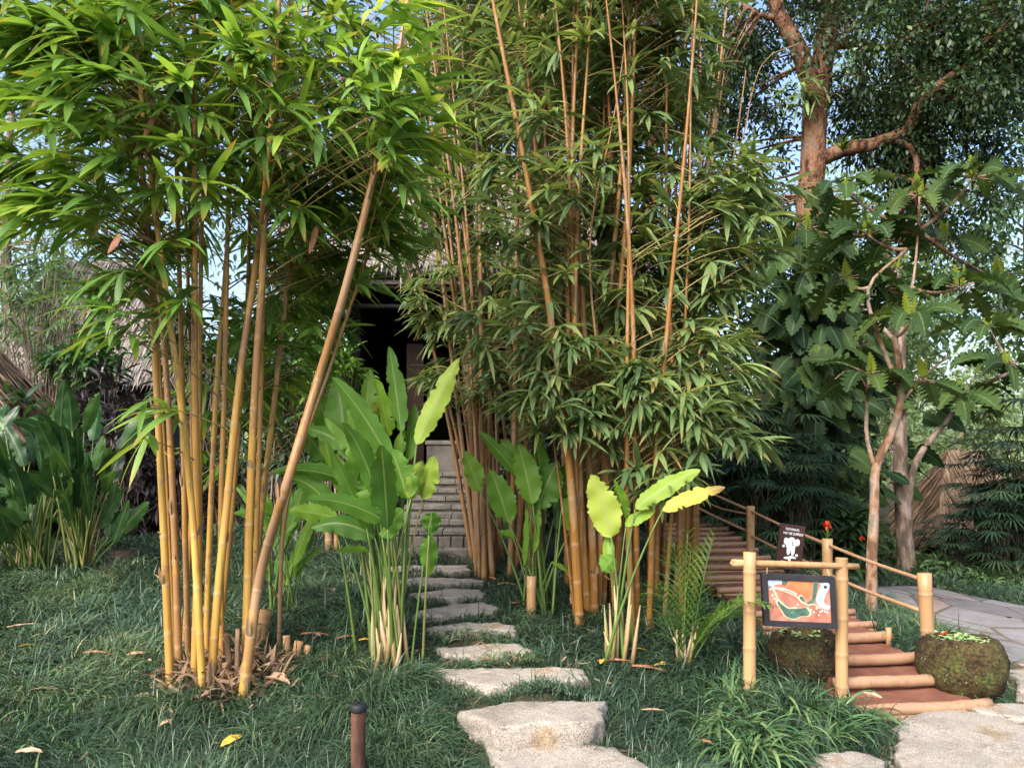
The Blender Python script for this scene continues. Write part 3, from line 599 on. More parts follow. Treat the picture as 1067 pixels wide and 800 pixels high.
# warning sign on the handrail
Yw = 7.45
w0, w1, w2, w3 = P(813, 545, Yw), P(839.5, 549, Yw), P(835, 588, Yw), P(808.5, 586, Yw)
ws = thing('warning_sign', (w2 + w3) / 2 - [0, 0, .25], 'dark brown caution sign with a white elephant, fixed to the handrail', 'sign')
ax_, az_ = (w1 - w0), (w0 - w3); fr = np.array([0, -1., 0])
def wpt(u, v, d=0.): return w3 + ax_ * u + az_ * v + fr * d
m = M(); vv = [wpt(u, v, d) for d in (-.012, .0) for (u, v) in ((0, -.12), (1, -.12), (1, 1), (0, 1))]
m.add(vv, [[0, 1, 2, 3], [4, 5, 6, 7], [0, 1, 5, 4], [1, 2, 6, 5], [2, 3, 7, 6], [3, 0, 4, 7]]); bevel(m.build('panel', MT['signbrown'], ws, smooth=False), .003)
m = M(); tube(m, [wpt(.5, .5, -.03) - [0, 0, .95], wpt(.5, .8, -.03)], .02, 10); m.build('stake', MT['darkwood'], ws)
def wdisc(m, u, v, ru, rv, d, rot=0, n=20, mi=0):
    pts = [wpt(u + (ru * math.cos(a) * math.cos(rot) - rv * .68 * math.sin(a) * math.sin(rot)), v + (rv * math.sin(a) * math.cos(rot) + ru * .68 * math.cos(a) * math.sin(rot)), d) for a in np.arange(n) / n * 6.283]; poly_fill(m, pts, mi)
m = M(); wdisc(m, .5, .52, .2, .17, .003); wdisc(m, .52, .62, .13, .08, .0034); wdisc(m, .3, .58, .09, .09, .0026); wdisc(m, .74, .58, .1, .09, .0022)
wdisc(m, .22, .45, .05, .035, .003); wdisc(m, .43, .36, .075, .12, .0038); wdisc(m, .6, .36, .075, .12, .0042); wdisc(m, .76, .26, .055, .035, .003)
wdisc(m, .45, .17, .19, .035, .0046, .15); wdisc(m, .62, .2, .13, .03, .005, -.2); wdisc(m, .5, .12, .05, .03, .0054)
wdisc(m, .545, .56, .012, .05, .006, .3, mi=1); wdisc(m, .58, .5, .05, .008, .0062, -.3, mi=1)
m.build('emblem', [MT['white'], MT['black']], ws, smooth=False)
def text(s, u, v, width, parent, mat):
    cu = bpy.data.curves.new('lettering', 'FONT'); cu.body = s; cu.align_x = 'CENTER'; cu.extrude = .004; cu.size = 1; cu.offset = .012
    o = bpy.data.objects.new('lettering', cu); COL.objects.link(o); bpy.context.view_layer.update()
    me = bpy.data.meshes.new_from_object(o.evaluated_get(bpy.context.evaluated_depsgraph_get())); bpy.data.objects.remove(o)
    co = np.zeros(len(me.vertices) * 3, np.float32); me.vertices.foreach_get('co', co); co = co.reshape(-1, 3); k = width / (co[:, 0].max() - co[:, 0].min())
    W_ = np.linalg.norm(ax_); h = k * W_ / np.linalg.norm(az_) * 1.35
    new = np.array([wpt(u + c[0] * k, v + c[1] * h, .002 + .002 * (c[2] > 0)) for c in co]); me.vertices.foreach_set('co', new.astype(np.float32).ravel())
    me.materials.clear(); me.materials.append(mat); b = bpy.data.objects.new('lettering', me); COL.objects.link(b); b.parent = parent; b.location = -np.array(parent.location)
text('PATHWAYS', .5, .86, .52, ws, MT['white']); text('MAY BE SLIPPERY', .55, .755, .78, ws, MT['white']); text('PLEASE CARE', .47, .02, .6, ws, MT['white'])

# ------------------------------------------------------------------ mossy bowls
def bowl(px0, px1, pyt, pyb, Y, label, seed):
    r_ = np.random.default_rng(seed); c = P((px0 + px1) / 2, pyb, Y); c = gp(c[0], Y) - [0, 0, .02]; R = (px1 - px0) / 2 / F * Y; ht = (pyb - pyt) / F * Y
    t = thing('stone_bowl', c, label, 'stone bowl', 'mossy stone bowls')
    prf = [(.0, .0), (.62, .0), (.8, .06), (.93, .22), (1., .45), (1., .62), (.96, .8), (.88, .93), (.8, .985), (.72, 1.0), (.66, .985), (.6, .93), (.5, .88), (.0, .86)]
    n = 56; m = M(); V = []; A = np.arange(n) / n * 6.283; bumps = 1 + .05 * np.sin(A * 2 + seed) + .03 * np.sin(A * 3 + 2 * seed) + .02 * np.sin(A * 5)
    for r, z in prf: V.append(np.stack([c[0] + R * r * bumps * np.cos(A), c[1] + R * r * bumps * np.sin(A), np.full(n, c[2] + ht * z) + ht * .03 * np.sin(A + seed) * z], 1) + r_.normal(0, .006 if r > .1 else 0, (n, 3)))
    i = np.arange(n); j = (i + 1) % n
    m.add(np.concatenate(V), np.concatenate([np.stack([k * n + i, k * n + j, (k + 1) * n + j, (k + 1) * n + i], 1) for k in range(len(prf) - 1)])); m.build('bowl', MT['bowl'], t)
    m = M(); k = 900                                     # moss tufts on the flank
    a = U(0, 6.283, k); z = U(.3, 1.0, k); rr = np.interp(z, [p[1] for p in prf[:9]], [p[0] for p in prf[:9]])
    bs = np.stack([c[0] + R * rr * np.cos(a) * 1.0, c[1] + R * rr * np.sin(a), c[2] + ht * z], 1); d = nrm(np.stack([np.cos(a), np.sin(a), 0 * a + .3], 1) + rng.normal(0, .5, (k, 3)))
    leaves(m, bs, d, U(.012, .03, k), .008, .6, nseg=2); m.build('moss', MT['grass'], t)
    m = M(); k = 170 if seed == 3 else 45; a = U(0, 6.283, k); r = np.sqrt(U(0, 1, k)) * R * .8; bs = np.stack([c[0] + r * np.cos(a), c[1] + r * np.sin(a), c[2] + ht * U(.93, 1.0, k)], 1)
    d = nrm(np.stack([rng.normal(0, 1, k), rng.normal(0, 1, k), U(0, .5, k)], 1)); leaves(m, bs, d, U(.03, .06, k), U(.02, .035, k), .4, kind='oval', nseg=3); m.build('floating_plants', MT['float'], t)
    return t
tb = bowl(963, 1042, 659, 717, 5.58, 'round mossy stone bowl with floating green plants, right of the steps', 3)
bowl(803, 872, 656, 705, 5.75, 'round mossy stone bowl standing behind the map board', 8)
m = M(); c = P(985, 661, 5.5); n = 10; dd = nrm(rng.normal(0, 1, (n, 3)) + [0, 0, .6]); leaves(m, c + dd * .004, dd, .025, .018, .2, kind='oval', nseg=3)
o = m.build('fallen_petals', MT['red']); tag(o, 'few red petals on the green plants of the right stone bowl', 'petals')

# ------------------------------------------------------------------ bollard, cut posts
g = G(373, 818, 3.3, 6); tp = P(373.5, 737, g[1]); t = thing('path_light', g, 'dark red brown bollard light with a black cap in the grass', 'bollard light')
m = M(); culm_geo(m, [g - [0, 0, .1], (g + tp) / 2, tp - [0, 0, .012]], .036, .037, .16, 20, off=.33, ring=1.03); m.build('post', MT['bollard'], t)
m = M(); tube(m, [tp - [0, 0, .016], tp - [0, 0, .012], tp + [0, 0, .018], tp + [0, 0, .022]], [.041, .0425, .0425, .038], 24); tube(m, [tp + [0, 0, .02], tp + [0, 0, .045]], [.005, .003], 8); m.build('cap', MT['black'], t)
def cut_post(px, pyb, pyt, rpx, label, mat, inter=.25):
    g = G(px, pyb); m = M(); tp = P(px, pyt, g[1]); culm_geo(m, [g - [0, 0, .05], (g + tp) / 2, tp], rpx / F * g[1], rpx / F * g[1] * .97, inter, 16)
    return tag(m.build('cut_bamboo_post', MT[mat]), label, 'cut bamboo')
cut_post(553.5, 647, 600, 5, 'short pale cut bamboo post standing beside the stepping stones', 'culm_dry', .5)
cut_post(343, 573, 540, 4.5, 'cut brown bamboo stub behind the tall paddle-leaved plant', 'culm_brown')
cut_post(351, 575, 545, 3, 'thinner cut bamboo stub next to the brown stub behind the plant', 'culm_brown')

# ------------------------------------------------------------------ bamboo
def put_foliage(clump, culms, centres, dirs, leafL, leafW, k, mat, pnear=5, cull=None, spread=1.15):
    """clusters of hanging leaves, each on a twig that grows out of a nearby culm"""
    lines = [c[1] for c in culms]; NC = len(centres); own = np.zeros(NC, int); att = np.zeros((NC, 3))
    dist = np.full((NC, len(lines)), 9.)
    for i, q in enumerate(lines):
        zc = centres[:, 2] - .25; j = np.clip(np.searchsorted(q[:, 2], zc), 1, len(q) - 1); dist[:, i] = np.hypot(q[j, 0] - centres[:, 0], q[j, 1] - centres[:, 1]) + np.clip(zc - q[-1, 2], 0, None)
    order = np.argsort(dist, 1)[:, :pnear]; own = order[np.arange(NC), rng.integers(0, order.shape[1], NC)]
    for i, (obj, q) in enumerate(culms):
        s = np.where(own == i)[0]
        if len(s) == 0: continue
        C = centres[s]; D = dirs[s]; n = len(s)
        dh = dist[s, i]; za = np.clip(C[:, 2] - U(.1, .55, n) * np.minimum(dh, 1.2) - .05, q[0, 2] + .25, q[-1, 2] - .02)
        A = np.stack([np.interp(za, q[:, 2], q[:, c]) for c in range(3)], 1)
        mid = (A + C) / 2 + np.stack([0 * za, 0 * za, .12 * np.minimum(dh, 1.)], 1); t = np.linspace(0, 1, 6)[None, :, None]
        pts = A[:, None] * (1 - t) ** 2 + 2 * mid[:, None] * t * (1 - t) + C[:, None] * t ** 2
        m = M(); tubes(m, pts, np.linspace(.0045, .0018, 6)[None] * (leafL / .3), 4, mi=1)
        kk = rng.integers(k[0], k[1] + 1, n); own2 = np.repeat(np.arange(n), kk); N2 = len(own2)
        g = nrm(nrm(C - mid) * .7 + D[:, :] * .8)[own2]
        sd = nrm(np.cross(g, Z + 1e-3)); up = np.cross(sd, g)
        ang = U(-spread, spread, N2); el = rng.normal(-.15, .3, N2)
        d = nrm(g * np.cos(ang)[:, None] + sd * np.sin(ang)[:, None] + up * el[:, None])
        base = C[own2] - g * (U(0, .22, N2) * leafL)[:, None]
        crnd = np.clip(np.repeat(U(.0, .9, n), kk) * .65 + U(0, .4, N2), 0, 1)
        leaves(m, base, d, leafL * U(.4, 1.15, N2), leafW * U(.6, 1.15, N2), U(.05, .6, N2), U(-.5, .5, N2), 'lance', 6, .22, rnd=crnd)
        f = m.build('foliage', [MT[mat], MT['twig']]); sub(f, obj)

def region(blobs):
    out = []
    for (px, py, Yc, rx, ry, rd, n) in blobs:
        v = nrm(rng.normal(size=(n, 3))) * (U(0, 1, n) ** (1 / 2.4))[:, None]
        c = P(px, py, Yc); out.append(np.stack([c[0] + v[:, 0] * rx / F * Yc, c[1] + v[:, 1] * rd, c[2] + v[:, 2] * ry / F * Yc], 1))
    return np.concatenate(out)

def make_culm(clump, line, r0, r1, mat, inter, nside=12, low=0):
    m = M(); q, nd = culm_geo(m, line, r0, r1, inter, nside)
    if low: m.mq[0][:int(np.sum(q[:, 2] < q[0, 2] + low)) * nside] = 2     # the foot of this culm is a younger yellow
    d = np.r_[0, np.cumsum(np.linalg.norm(np.diff(q, axis=0), axis=1))]
    for sn in nd:                                        # papery sheath scraps that cling above some nodes, and stubs of cut branches
        f = np.array([np.interp(sn, d, q[:, i]) for i in range(3)]); rr = r0 + (r1 - r0) * sn / d[-1]
        if U(0, 1) < .3:
            a = U(2.6, 6.9); o_ = np.array([math.cos(a), math.sin(a), 0]); leaves(m, [f + o_ * rr * .98], nrm(o_ * U(.05, .3) + Z), U(.06, .15), rr * U(1., 1.7), U(-.05, .25), 0, 'lance', 6, -.5, rnd=.5, mi=1, cols=5)
        if U(0, 1) < .35 and sn > .4:
            a = U(0, 6.28); o_ = np.array([math.cos(a), math.sin(a), .7]); tube(m, [f + o_ * rr * .5, f + o_ * (rr + U(.02, .06))], [.005, .003], 5)
    o = m.build('culm', [mat[0], MT['sheath'], mat[1]] if isinstance(mat, list) else [mat, MT['sheath']], clump); return (o, q[np.argsort(q[:, 2])])

# --- left clump
base = G(220, 718, 4, 7); Y0 = base[1]
clA = thing('bamboo_clump', base, 'golden yellow bamboo clump standing alone on the left lawn', 'bamboo')
LC = [([(178, 722), (171, 560), (163, 400), (155, 250), (135, 60), (118, -80)], 6.0, -.05, 0), ([(187, 703), (182, 560), (174, 400), (167, 300), (160, 150), (150, -60)], 5.6, .25, 0),
      ([(197, 700), (193, 560), (190, 400), (186, 250), (182, 80), (178, -80)], 4.8, .35, 0), ([(212, 726), (207, 640), (200, 530), (186, 400), (172, 300), (158, 190), (140, 40), (130, -40)], 5.6, -.1, 0),
      ([(202, 716), (206, 560), (203, 400), (203, 250), (203, 120), (202, 0), (200, -90)], 5.9, 0.05, 0), ([(208, 700), (208, 550), (208, 400), (210, 250), (217, 50), (220, -60)], 4.6, .4, 0),
      ([(214, 702), (217, 600), (226, 400), (237, 250), (241, 100), (243, -60)], 5.0, .3, 0), ([(219, 718), (227, 620), (236, 530), (249, 400), (270, 250), (281, 150), (291, 0), (297, -80)], 6.4, -.05, 0),
      ([(232, 716), (230, 550), (234, 400), (237, 250), (240, 50), (241, -80)], 4.6, .15, 0), ([(256, 690), (260, 540), (266, 400), (273, 290), (279, 180), (300, 20), (310, -60)], 6.8, .1, 0),
      ([(263, 690), (268, 540), (272, 400), (276, 250), (284, 100), (290, -50)], 4.6, .4, 0), ([(262, 670), (270, 560), (288, 400), (304, 250), (316, 100), (322, -60)], 5.4, .55, 0),
      ([(252, 735), (262, 660), (270, 605), (300, 500), (330, 400), (360, 300), (390, 180), (415, 60), (430, -30)], 7.6, -.15, 1), ([(290, 655), (300, 520), (345, 380), (375, 290), (398, 220), (410, 140)], 3.6, .6, 1),
      ([(182, 700), (168, 420), (150, 200), (120, 60), (95, -40)], 4.2, .5, 0), ([(225, 700), (243, 520), (258, 300), (262, 120), (268, -60)], 4.2, .55, 0), ([(190, 705), (200, 500), (196, 300), (190, 100), (196, -60)], 4.0, .7, 0)]
culmsA = []
for pts, r, dy, kind in LC:
    r = r * .72 / F * Y0; ln = [P(x, y, Y0 + dy * (1 if k == 0 else 1) + .06 * k * (rng.normal() * .4)) for k, (x, y) in enumerate(pts)]
    b = ln[0]; b[2] = min(b[2], gp(b[0], b[1])[2] + .03) - .03
    culmsA.append(make_culm(clA, ln, r, r * (.5 if kind == 0 else .55), MT['culm_yellow'] if kind == 0 else [MT['culm_brown'], MT['culm_yellow']], .36, 14, low=.62 if kind and r > .03 else 0))
# the low part of the leaning culm is bright yellow, its upper part brown: a second skin of young culm at the foot
for px, pyb, pyt, r in ((271, 672, 636, 7), (240, 716, 660, 3.2), (247, 715, 655, 2.6), (237, 718, 690, 4), (228, 700, 660, 5), (262, 690, 650, 6), (224, 708, 690, 5), (300, 690, 662, 4), (308, 692, 668, 5), (318, 690, 672, 4)):
    g = G(px, pyb); m = M(); tp = P(px + U(-4, 6), pyt, g[1]); culm_geo(m, [g - [0, 0, .04], (g + tp) / 2, tp], r / F * g[1], r / F * g[1] * .95, .16, 12); m.build('cut_culm', MT['stump'] if r > 3.5 else MT['sheath'], clA)
m = M(); k = 620; a = U(0, 6.283, k); rr = np.sqrt(U(0, 1, k)); bx = base[0] + .05 + .4 * rr * np.cos(a); by = base[1] + .08 + .34 * rr * np.sin(a); bz = ground(bx, by) + .02 + U(0, .14, k) * (1 - rr ** 2)
leaves(m, np.stack([bx, by, bz], 1), nrm(np.stack([rng.normal(0, .9, k), rng.normal(0, .9, k), U(-.1, 1.2, k)], 1)), U(.08, .24, k), U(.008, .032, k), U(0, .6, k), U(-1, 1, k), 'strap', 5, .55)
th = np.linspace(0, math.pi / 2, 6)
for _ in range(26):
    a = U(0, 6.283); r_ = U(0, .34); c = gp(base[0] + r_ * math.cos(a), base[1] + .08 + r_ * .6 * math.sin(a)); d = nrm([rng.normal(0, .6), rng.normal(0, .6), U(.1, 1)]); tube(m, [c - [0, 0, .02], c + d * U(.06, .17)], [U(.012, .03), U(.01, .02)], 8, jitter=.12)
m.build('dried_sheaths', MT['sheath'], clA)
CA = region([(90, 90, 4.6, 120, 105, .6, 80), (50, 200, 4.6, 75, 60, .45, 28), (60, 20, 4.6, 90, 50, .5, 40), (210, 60, 5.25, 150, 95, .6, 78), (210, 190, 5.3, 140, 95, .6, 62), (170, 150, 4.5, 80, 70, .2, 12), (290, 110, 4.6, 60, 90, .2, 12), (330, 80, 5.2, 110, 110, .7, 70), (340, 220, 5.4, 90, 80, .5, 40),
             (140, 270, 4.8, 75, 75, .4, 22), (250, 330, 5.7, 95, 100, .3, 34), (230, 440, 5.7, 60, 60, .25, 10), (110, 310, 4.5, 40, 45, .3, 9), (410, 110, 4.6, 50, 110, .4, 40), (155, 440, 4.7, 22, 30, .15, 3), (200, -60, 5.0, 210, 60, .9, 50),
             (390, 200, 5.6, 60, 70, .4, 40), (320, 400, 6.2, 40, 60, .3, 9), (325, 300, 6.1, 50, 90, .3, 40), (290, 380, 6.2, 40, 60, .3, 12), (350, 250, 6.0, 40, 60, .3, 16)])
D = nrm(np.stack([(CA[:, 0] - base[0]) * 1.2 + rng.normal(0, .45, len(CA)), (CA[:, 1] - base[1]) * .5 - .35 + rng.normal(0, .45, len(CA)), rng.normal(-.12, .32, len(CA))], 1))
put_foliage(clA, culmsA, CA, D, .4, .058, (6, 10), 'bamboo_leaf', 4)

for px, py, Yd, tx, ty in ((125, 243, 4.45, 112, 262), (330, 235, 5.0, 322, 262), (160, 120, 4.5, 150, 140)):
    m = M(); b = P(px, py, Yd); q = P(tx, ty, Yd - .03); leaves(m, [b], nrm(q - b), np.linalg.norm(q - b) * 1.1, .055, .1, 0, 'lance', 8, .4, side=np.array([1., 0, .3]), rnd=.97); tubes(m, np.array([[b, b + [.03, .15, .02], b + [.1, .5, .05]]]), np.array([[.003, .003, .004]])); m.build('dry_leaf', MT['dead_red'], clA)
# --- grove
def grove(label, bases, Yr, lean, n, rpx, mat, top, clump_px, blobs, leafL=.27, leafW=.036, tilt=0., kmin=(6, 10), extra=()):
    base = G(*clump_px); t = thing('bamboo_clump', base, label, 'bamboo', 'tall bamboo grove beside the steps'); cs = []
    for i in range(n):
        px = U(*bases[0]); py = U(*bases[1]); g = G(px, py, 4, 12); r = U(*rpx) / F * g[1]
        tx = px + lean + rng.normal(0, 40) + (px - np.mean(bases[0])) * .7; ht = U(*top); dyy = rng.normal(0, .35)
        px0 = (g[0] / g[1]) * F + CX
        def pt(s):
            x = px0 + (tx - px0) * (s ** 1.25) + 6 * math.sin(s * 5 + i); q = P(x, 0, g[1] + dyy * s); q[2] = g[2] - .03 + ht * s; return q
        cs.append(make_culm(t, [pt(s) for s in (0, .2, .4, .6, .8, 1.)], r, r * .2, MT[mat], .38, 9))
    for line, r in extra:
        cs.append(make_culm(t, [P(*a) for a in line], r, r * .2, MT[mat], .38, 9))
    C = region(blobs); D = nrm(np.stack([(C[:, 0] - base[0]) * .4 + rng.normal(0, .7, len(C)), -.5 + rng.normal(0, .5, len(C)), rng.normal(-.18, .32, len(C))], 1))
    put_foliage(t, cs, C, D, leafL, leafW, kmin, 'grove_leaf', 6); return t
grove('tall slender brown bamboo clump right beside the stone staircase', ((484, 566), (574, 606)), 0, -34, 32, (2.0, 3.6), 'culm_brown', (6.0, 7.4), (525, 595),
      [(500, 40, 8.9, 90, 120, .6, 260), (500, 40, 7.8, 80, 110, .4, 90), (460, 170, 8.3, 65, 100, .6, 150), (425, 220, 8.6, 45, 60, .5, 60), (465, 300, 8.0, 50, 70, .4, 60), (455, 400, 7.9, 25, 40, .3, 14), (520, 240, 8.3, 60, 120, .5, 90), (505, 400, 7.9, 40, 50, .3, 18), (560, 330, 7.8, 60, 110, .6, 85), (580, 110, 8.3, 90, 120, .9, 190), (560, -20, 8, 110, 50, .9, 160)], leafL=.31, leafW=.046)
grove('orange bamboo clump with thick culms in the middle of the grove', ((586, 648), (598, 655)), 0, -14, 32, (3.6, 5.2), 'culm_orange', (5.6, 6.6), (615, 635),
      [(590, 120, 7.1, 110, 130, .6, 140), (620, 280, 7.0, 110, 110, .5, 120), (560, 200, 6.4, 80, 110, .4, 60), (600, 400, 6.4, 90, 60, .5, 85), (550, 350, 6.5, 70, 60, .5, 45), (650, 60, 7.0, 110, 100, .8, 110), (640, 430, 6.3, 60, 45, .4, 34), (650, -10, 6.8, 120, 60, .8, 120), (690, 70, 7.2, 60, 70, .5, 60)], leafL=.35, leafW=.054,
      extra=[([(641, 655, 6.7), (628, 420, 6.5), (615, 250, 6.4), (640, 120, 6.4), (655, 20, 6.5)], .018), ([(600, 650, 6.6), (570, 420, 6.6), (540, 300, 6.6), (470, 215, 6.6)], .014)])
grove('leaning bamboo clump at the right end of the grove, with drooping foliage', ((662, 724), (588, 668)), 0, 12, 24, (2.6, 4.0), 'culm_orange', (4.8, 6.6), (695, 640),
      [(690, 190, 7.0, 90, 110, .5, 110), (700, 320, 6.8, 85, 100, .45, 95), (690, 420, 6.3, 75, 45, .4, 36), (740, 380, 6.3, 45, 60, .35, 50), (750, 240, 6.7, 60, 90, .5, 80), (770, 460, 6.1, 25, 20, .2, 5), (700, 490, 6.1, 50, 25, .3, 18), (800, 200, 6.6, 35, 40, .3, 9), (740, 440, 5.9, 40, 40, .25, 14)], leafL=.38, leafW=.06,
      extra=[([(712, 640, 6.9), (718, 400, 6.9), (705, 200, 7.0), (735, 20, 7.0)], .014), ([(700, 640, 6.8), (735, 330, 6.8), (775, 140, 6.7), (800, 60, 6.6), (835, 45, 6.5)], .015)])

# ------------------------------------------------------------------ paddle-leaved plants
VIEW = lambda p: nrm(p - np.array([0, 0, H]))
def paddles(name, label, cat, base_px, spec, matleaf, extra_stalks=0, dry=0, group=None, n_rand=0, Yd=.25, hrand=(.8, 1.5), lenr=(.4, .7), widr=(.14, .24), spread=.3, right=1., front=0.):
    g = G(*base_px); Yp = g[1]; t = thing(name, g, label, cat, group); ml, ms = M(), M()
    def one(root, b, tip, W, roll, rnd, fold=.25, droop=.0):
        dirv = nrm(tip - b); L = np.linalg.norm(tip - b); v = VIEW(b); s = nrm(np.cross(dirv, v)); nn_ = np.cross(s, dirv); s = s * math.cos(roll) + nn_ * math.sin(roll)
        d0 = nrm(dirv + Z * droop)
        leaves(ml, b, d0, L * (1 + droop * .1), W, droop, 0, 'oval', 30, fold, side=s, rnd=rnd, cols=7, wave=.05, tear=.13)
        mid = (root * .45 + b * .55); mid[:2] = root[:2] * .62 + b[:2] * .38
        ss = np.linspace(0, 1, 9)[:, None]; pts = root * (1 - ss) ** 2 + 2 * mid * ss * (1 - ss) + b * ss ** 2
        tube(ms, pts, np.linspace(.017, .0065, 9) * (L / .7) ** .5, 7, rnd=U(.1, .62))
    for (bx, by, tx, ty, Wp, roll, dY, rnd) in spec:
        root = g + [rng.normal(0, .07), rng.normal(0, .05), -.03]; Yl = Yp + dY; one(root, P(bx, by, Yl), P(tx, ty, Yl + U(-.12, .12)), Wp * .84 / F * Yp, roll, rnd, U(.15, .4), U(.05, .3))
    for _ in range(n_rand):
        root = g + [rng.normal(0, .08), rng.normal(0, .06), -.03]; a = U(0, 6.283)
        if math.cos(a) > right: a = math.pi - a
        b = root + [spread * math.cos(a) * U(.2, 1), Yd * math.sin(a), U(*hrand)]
        dv = nrm([math.cos(a) * U(.1, .8), math.sin(a) * .5, U(.1, 1.4)]); one(root, b, b + dv * U(*lenr), U(*widr), U(-.9, .9), U(0, .8), U(.15, .4), U(.1, .5))
    for k in range(dry):
        r0 = g + [rng.normal(0, .05), rng.normal(0, .05) - front, -.03]; e = r0 + [rng.normal(0, .05), rng.normal(0, .04), U(.2, .7)]; tube(ms, [r0, (r0 + e) / 2 + [rng.normal(0, .01), 0, 0], e], [.02, .015, .003], 8, rnd=U(.58, 1), jitter=.08)
    ml.build('foliage', MT[matleaf], t); ms.build('stalks', MT['stalk'], t); return t
paddles('paddle_leaf_plant', 'tall plant with paddle leaves growing left of the stepping stones', 'plant', (405, 694),
        [(418, 450, 406, 362, 24, .3, .1, .35), (434, 463, 478, 373, 27, .2, -.1, .86), (405, 455, 392, 395, 30, .9, .2, .8), (380, 440, 385, 385, 30, .6, .35, .6), (360, 470, 352, 395, 46, .1, .2, .35), (345, 455, 330, 410, 36, .3, .35, .5),
         (412, 505, 380, 445, 34, .5, 0, .75), (395, 540, 388, 490, 50, .2, -.15, .55), (365, 512, 392, 450, 40, -.5, .1, .6), (425, 520, 408, 468, 38, .5, -.1, .45), (440, 520, 452, 475, 26, .5, 0, .84), (330, 500, 345, 440, 34, .2, .4, .3),
         (352, 540, 302, 532, 26, .3, 0, .7), (405, 520, 420, 440, 26, .9, .15, .72), (385, 575, 350, 575, 14, .9, -.1, .6), (428, 520, 440, 480, 24, -.6, -.1, .86), (398, 560, 420, 530, 26, .2, -.2, .35), (370, 470, 402, 415, 30, -.8, .3, .85), (340, 480, 318, 450, 34, .2, .35, .4), (425, 480, 432, 420, 22, .7, .2, .5)], 'banana', dry=20, n_rand=16, hrand=(.9, 1.5), spread=.24, right=.1, front=.07, widr=(.12, .18))
paddles('paddle_leaf_plant', 'single slender stem with two drooping leaves in front of the stepping stones', 'plant', (436, 698),
        [(450, 534, 449, 558, 24, 0, .0, .35), (447, 558, 447, 600, 23, .1, -.1, .42)], 'banana')
paddles('paddle_leaf_plant', 'dark green paddle-leaved plant growing behind the pale cut post', 'plant', (560, 640),
        [(530, 545, 512, 490, 34, .2, 0, .5), (548, 500, 522, 458, 28, .3, .1, .55), (555, 525, 540, 462, 34, .3, -.1, .6), (560, 530, 580, 480, 40, .4, 0, .35), (545, 500, 500, 450, 20, .3, .1, .45), (535, 560, 520, 555, 14, .8, -.2, .6),
         (500, 512, 484, 470, 26, .2, .2, .75), (565, 520, 560, 455, 30, .9, .15, .4), (555, 580, 562, 520, 16, 1., -.1, .7), (545, 590, 548, 530, 14, 1., -.1, .62), (575, 585, 598, 602, 8, .8, -.1, .72)], 'banana', n_rand=6, hrand=(.7, 1.1), lenr=(.35, .55), widr=(.14, .22))
paddles('paddle_leaf_plant', 'plant with ragged yellowing paddle leaves, in front of the orange bamboo', 'plant', (640, 694),
        [(637, 560, 618, 495, 40, .1, 0, .9), (640, 580, 628, 595, 26, .2, 0, .6), (662, 530, 728, 488, 26, .4, 0, .84), (690, 532, 754, 506, 22, .5, -.1, .955), (652, 548, 682, 530, 20, .7, 0, .82), (634, 590, 633, 556, 16, .3, 0, .8),
         (652, 540, 640, 500, 20, .8, .15, .6)], 'banana', dry=9)
paddles('paddle_leaf_plant', 'small leafy shoot plant behind the left bamboo clump', 'plant', (290, 640),
        [(296, 575, 300, 500, 18, .4, 0, .6), (285, 570, 270, 510, 18, .5, 0, .7), (300, 560, 325, 480, 20, .5, 0, .5), (305, 590, 330, 530, 16, .6, 0, .7), (280, 600, 262, 560, 12, .6, 0, .75), (298, 610, 312, 560, 14, .6, 0, .8)], 'banana', n_rand=14, hrand=(.25, .9), lenr=(.25, .45), widr=(.05, .1), spread=.2)
# red-brown heliconias at the left edge
for k, (bx, by, lab, nr) in enumerate([(35, 596, 'broad-leaved plant with upright green leaves at the left edge', 44), (85, 592, 'leafy plant just right of the left edge plant, in front of the purple shrubs', 38), (-25, 600, 'broad-leaved plant cut by the left edge of the photo', 30)]):
    paddles('broad_leaf_plant', lab, 'plant', (bx, by), [], 'heliconia', n_rand=nr, hrand=(.3, 1.6), lenr=(.38, .65), widr=(.12, .19), spread=.42, Yd=.35, dry=8, group='broad-leaved plants at the left edge')
fl = thing('orange_flower', P(73, 442, 8.6), 'orange spiky flower above the leaves at the left edge', 'flower')
m = M(); c = P(77, 432, 8.6); n = 10; d = nrm(np.stack([U(-.6, .8, n), U(-.4, .2, n), U(.2, 1, n)], 1)); leaves(m, np.tile(c, (n, 1)), d, U(.1, .2, n), .035, .1, nseg=4); m.build('petals', MT['orange'], fl)
m = M(); tube(m, [P(70, 560, 8.6), P(73, 480, 8.6), c], .008, 6, rnd=.2); m.build('stalk', MT['stalk'], fl)

# small feather palm
def frond(m, ms, b, d, L, nl, ll, lw, droop, rnd=.5):
    t = np.linspace(0, 1, 14); tan = nrm(d[None] - Z * (droop * 2 * t)[:, None]); p = b + np.cumsum(np.r_[np.zeros((1, 3)), (tan[1:] + tan[:-1]) / 2 * L / 13], 0)
    tube(ms, p, np.linspace(.008, .002, 14), 5, rnd=.3)
    s = np.linspace(.22, 1, nl); pp = np.stack([np.interp(s, t, p[:, i]) for i in range(3)], 1); tt = nrm(np.stack([np.interp(s, t, tan[:, i]) for i in range(3)], 1)); sd = nrm(np.cross(tt, Z + 1e-3))
    for sg_ in (-1, 1):
        leaves(m, pp, nrm(tt * .8 + sd * sg_ * .75 + Z * .25), ll * np.sin(np.clip(s, 0, .97) * 2.7 + .25) * U(.85, 1.1, nl), lw, U(.15, .5, nl), 0, 'lance', 5, .3, rnd=np.clip(rnd + rng.normal(0, .15, nl), 0, 1))
g = G(713, 698); t = thing('feather_palm', g, 'young feather palm with arching bright fronds left of the map sign', 'palm'); m, ms = M(), M()
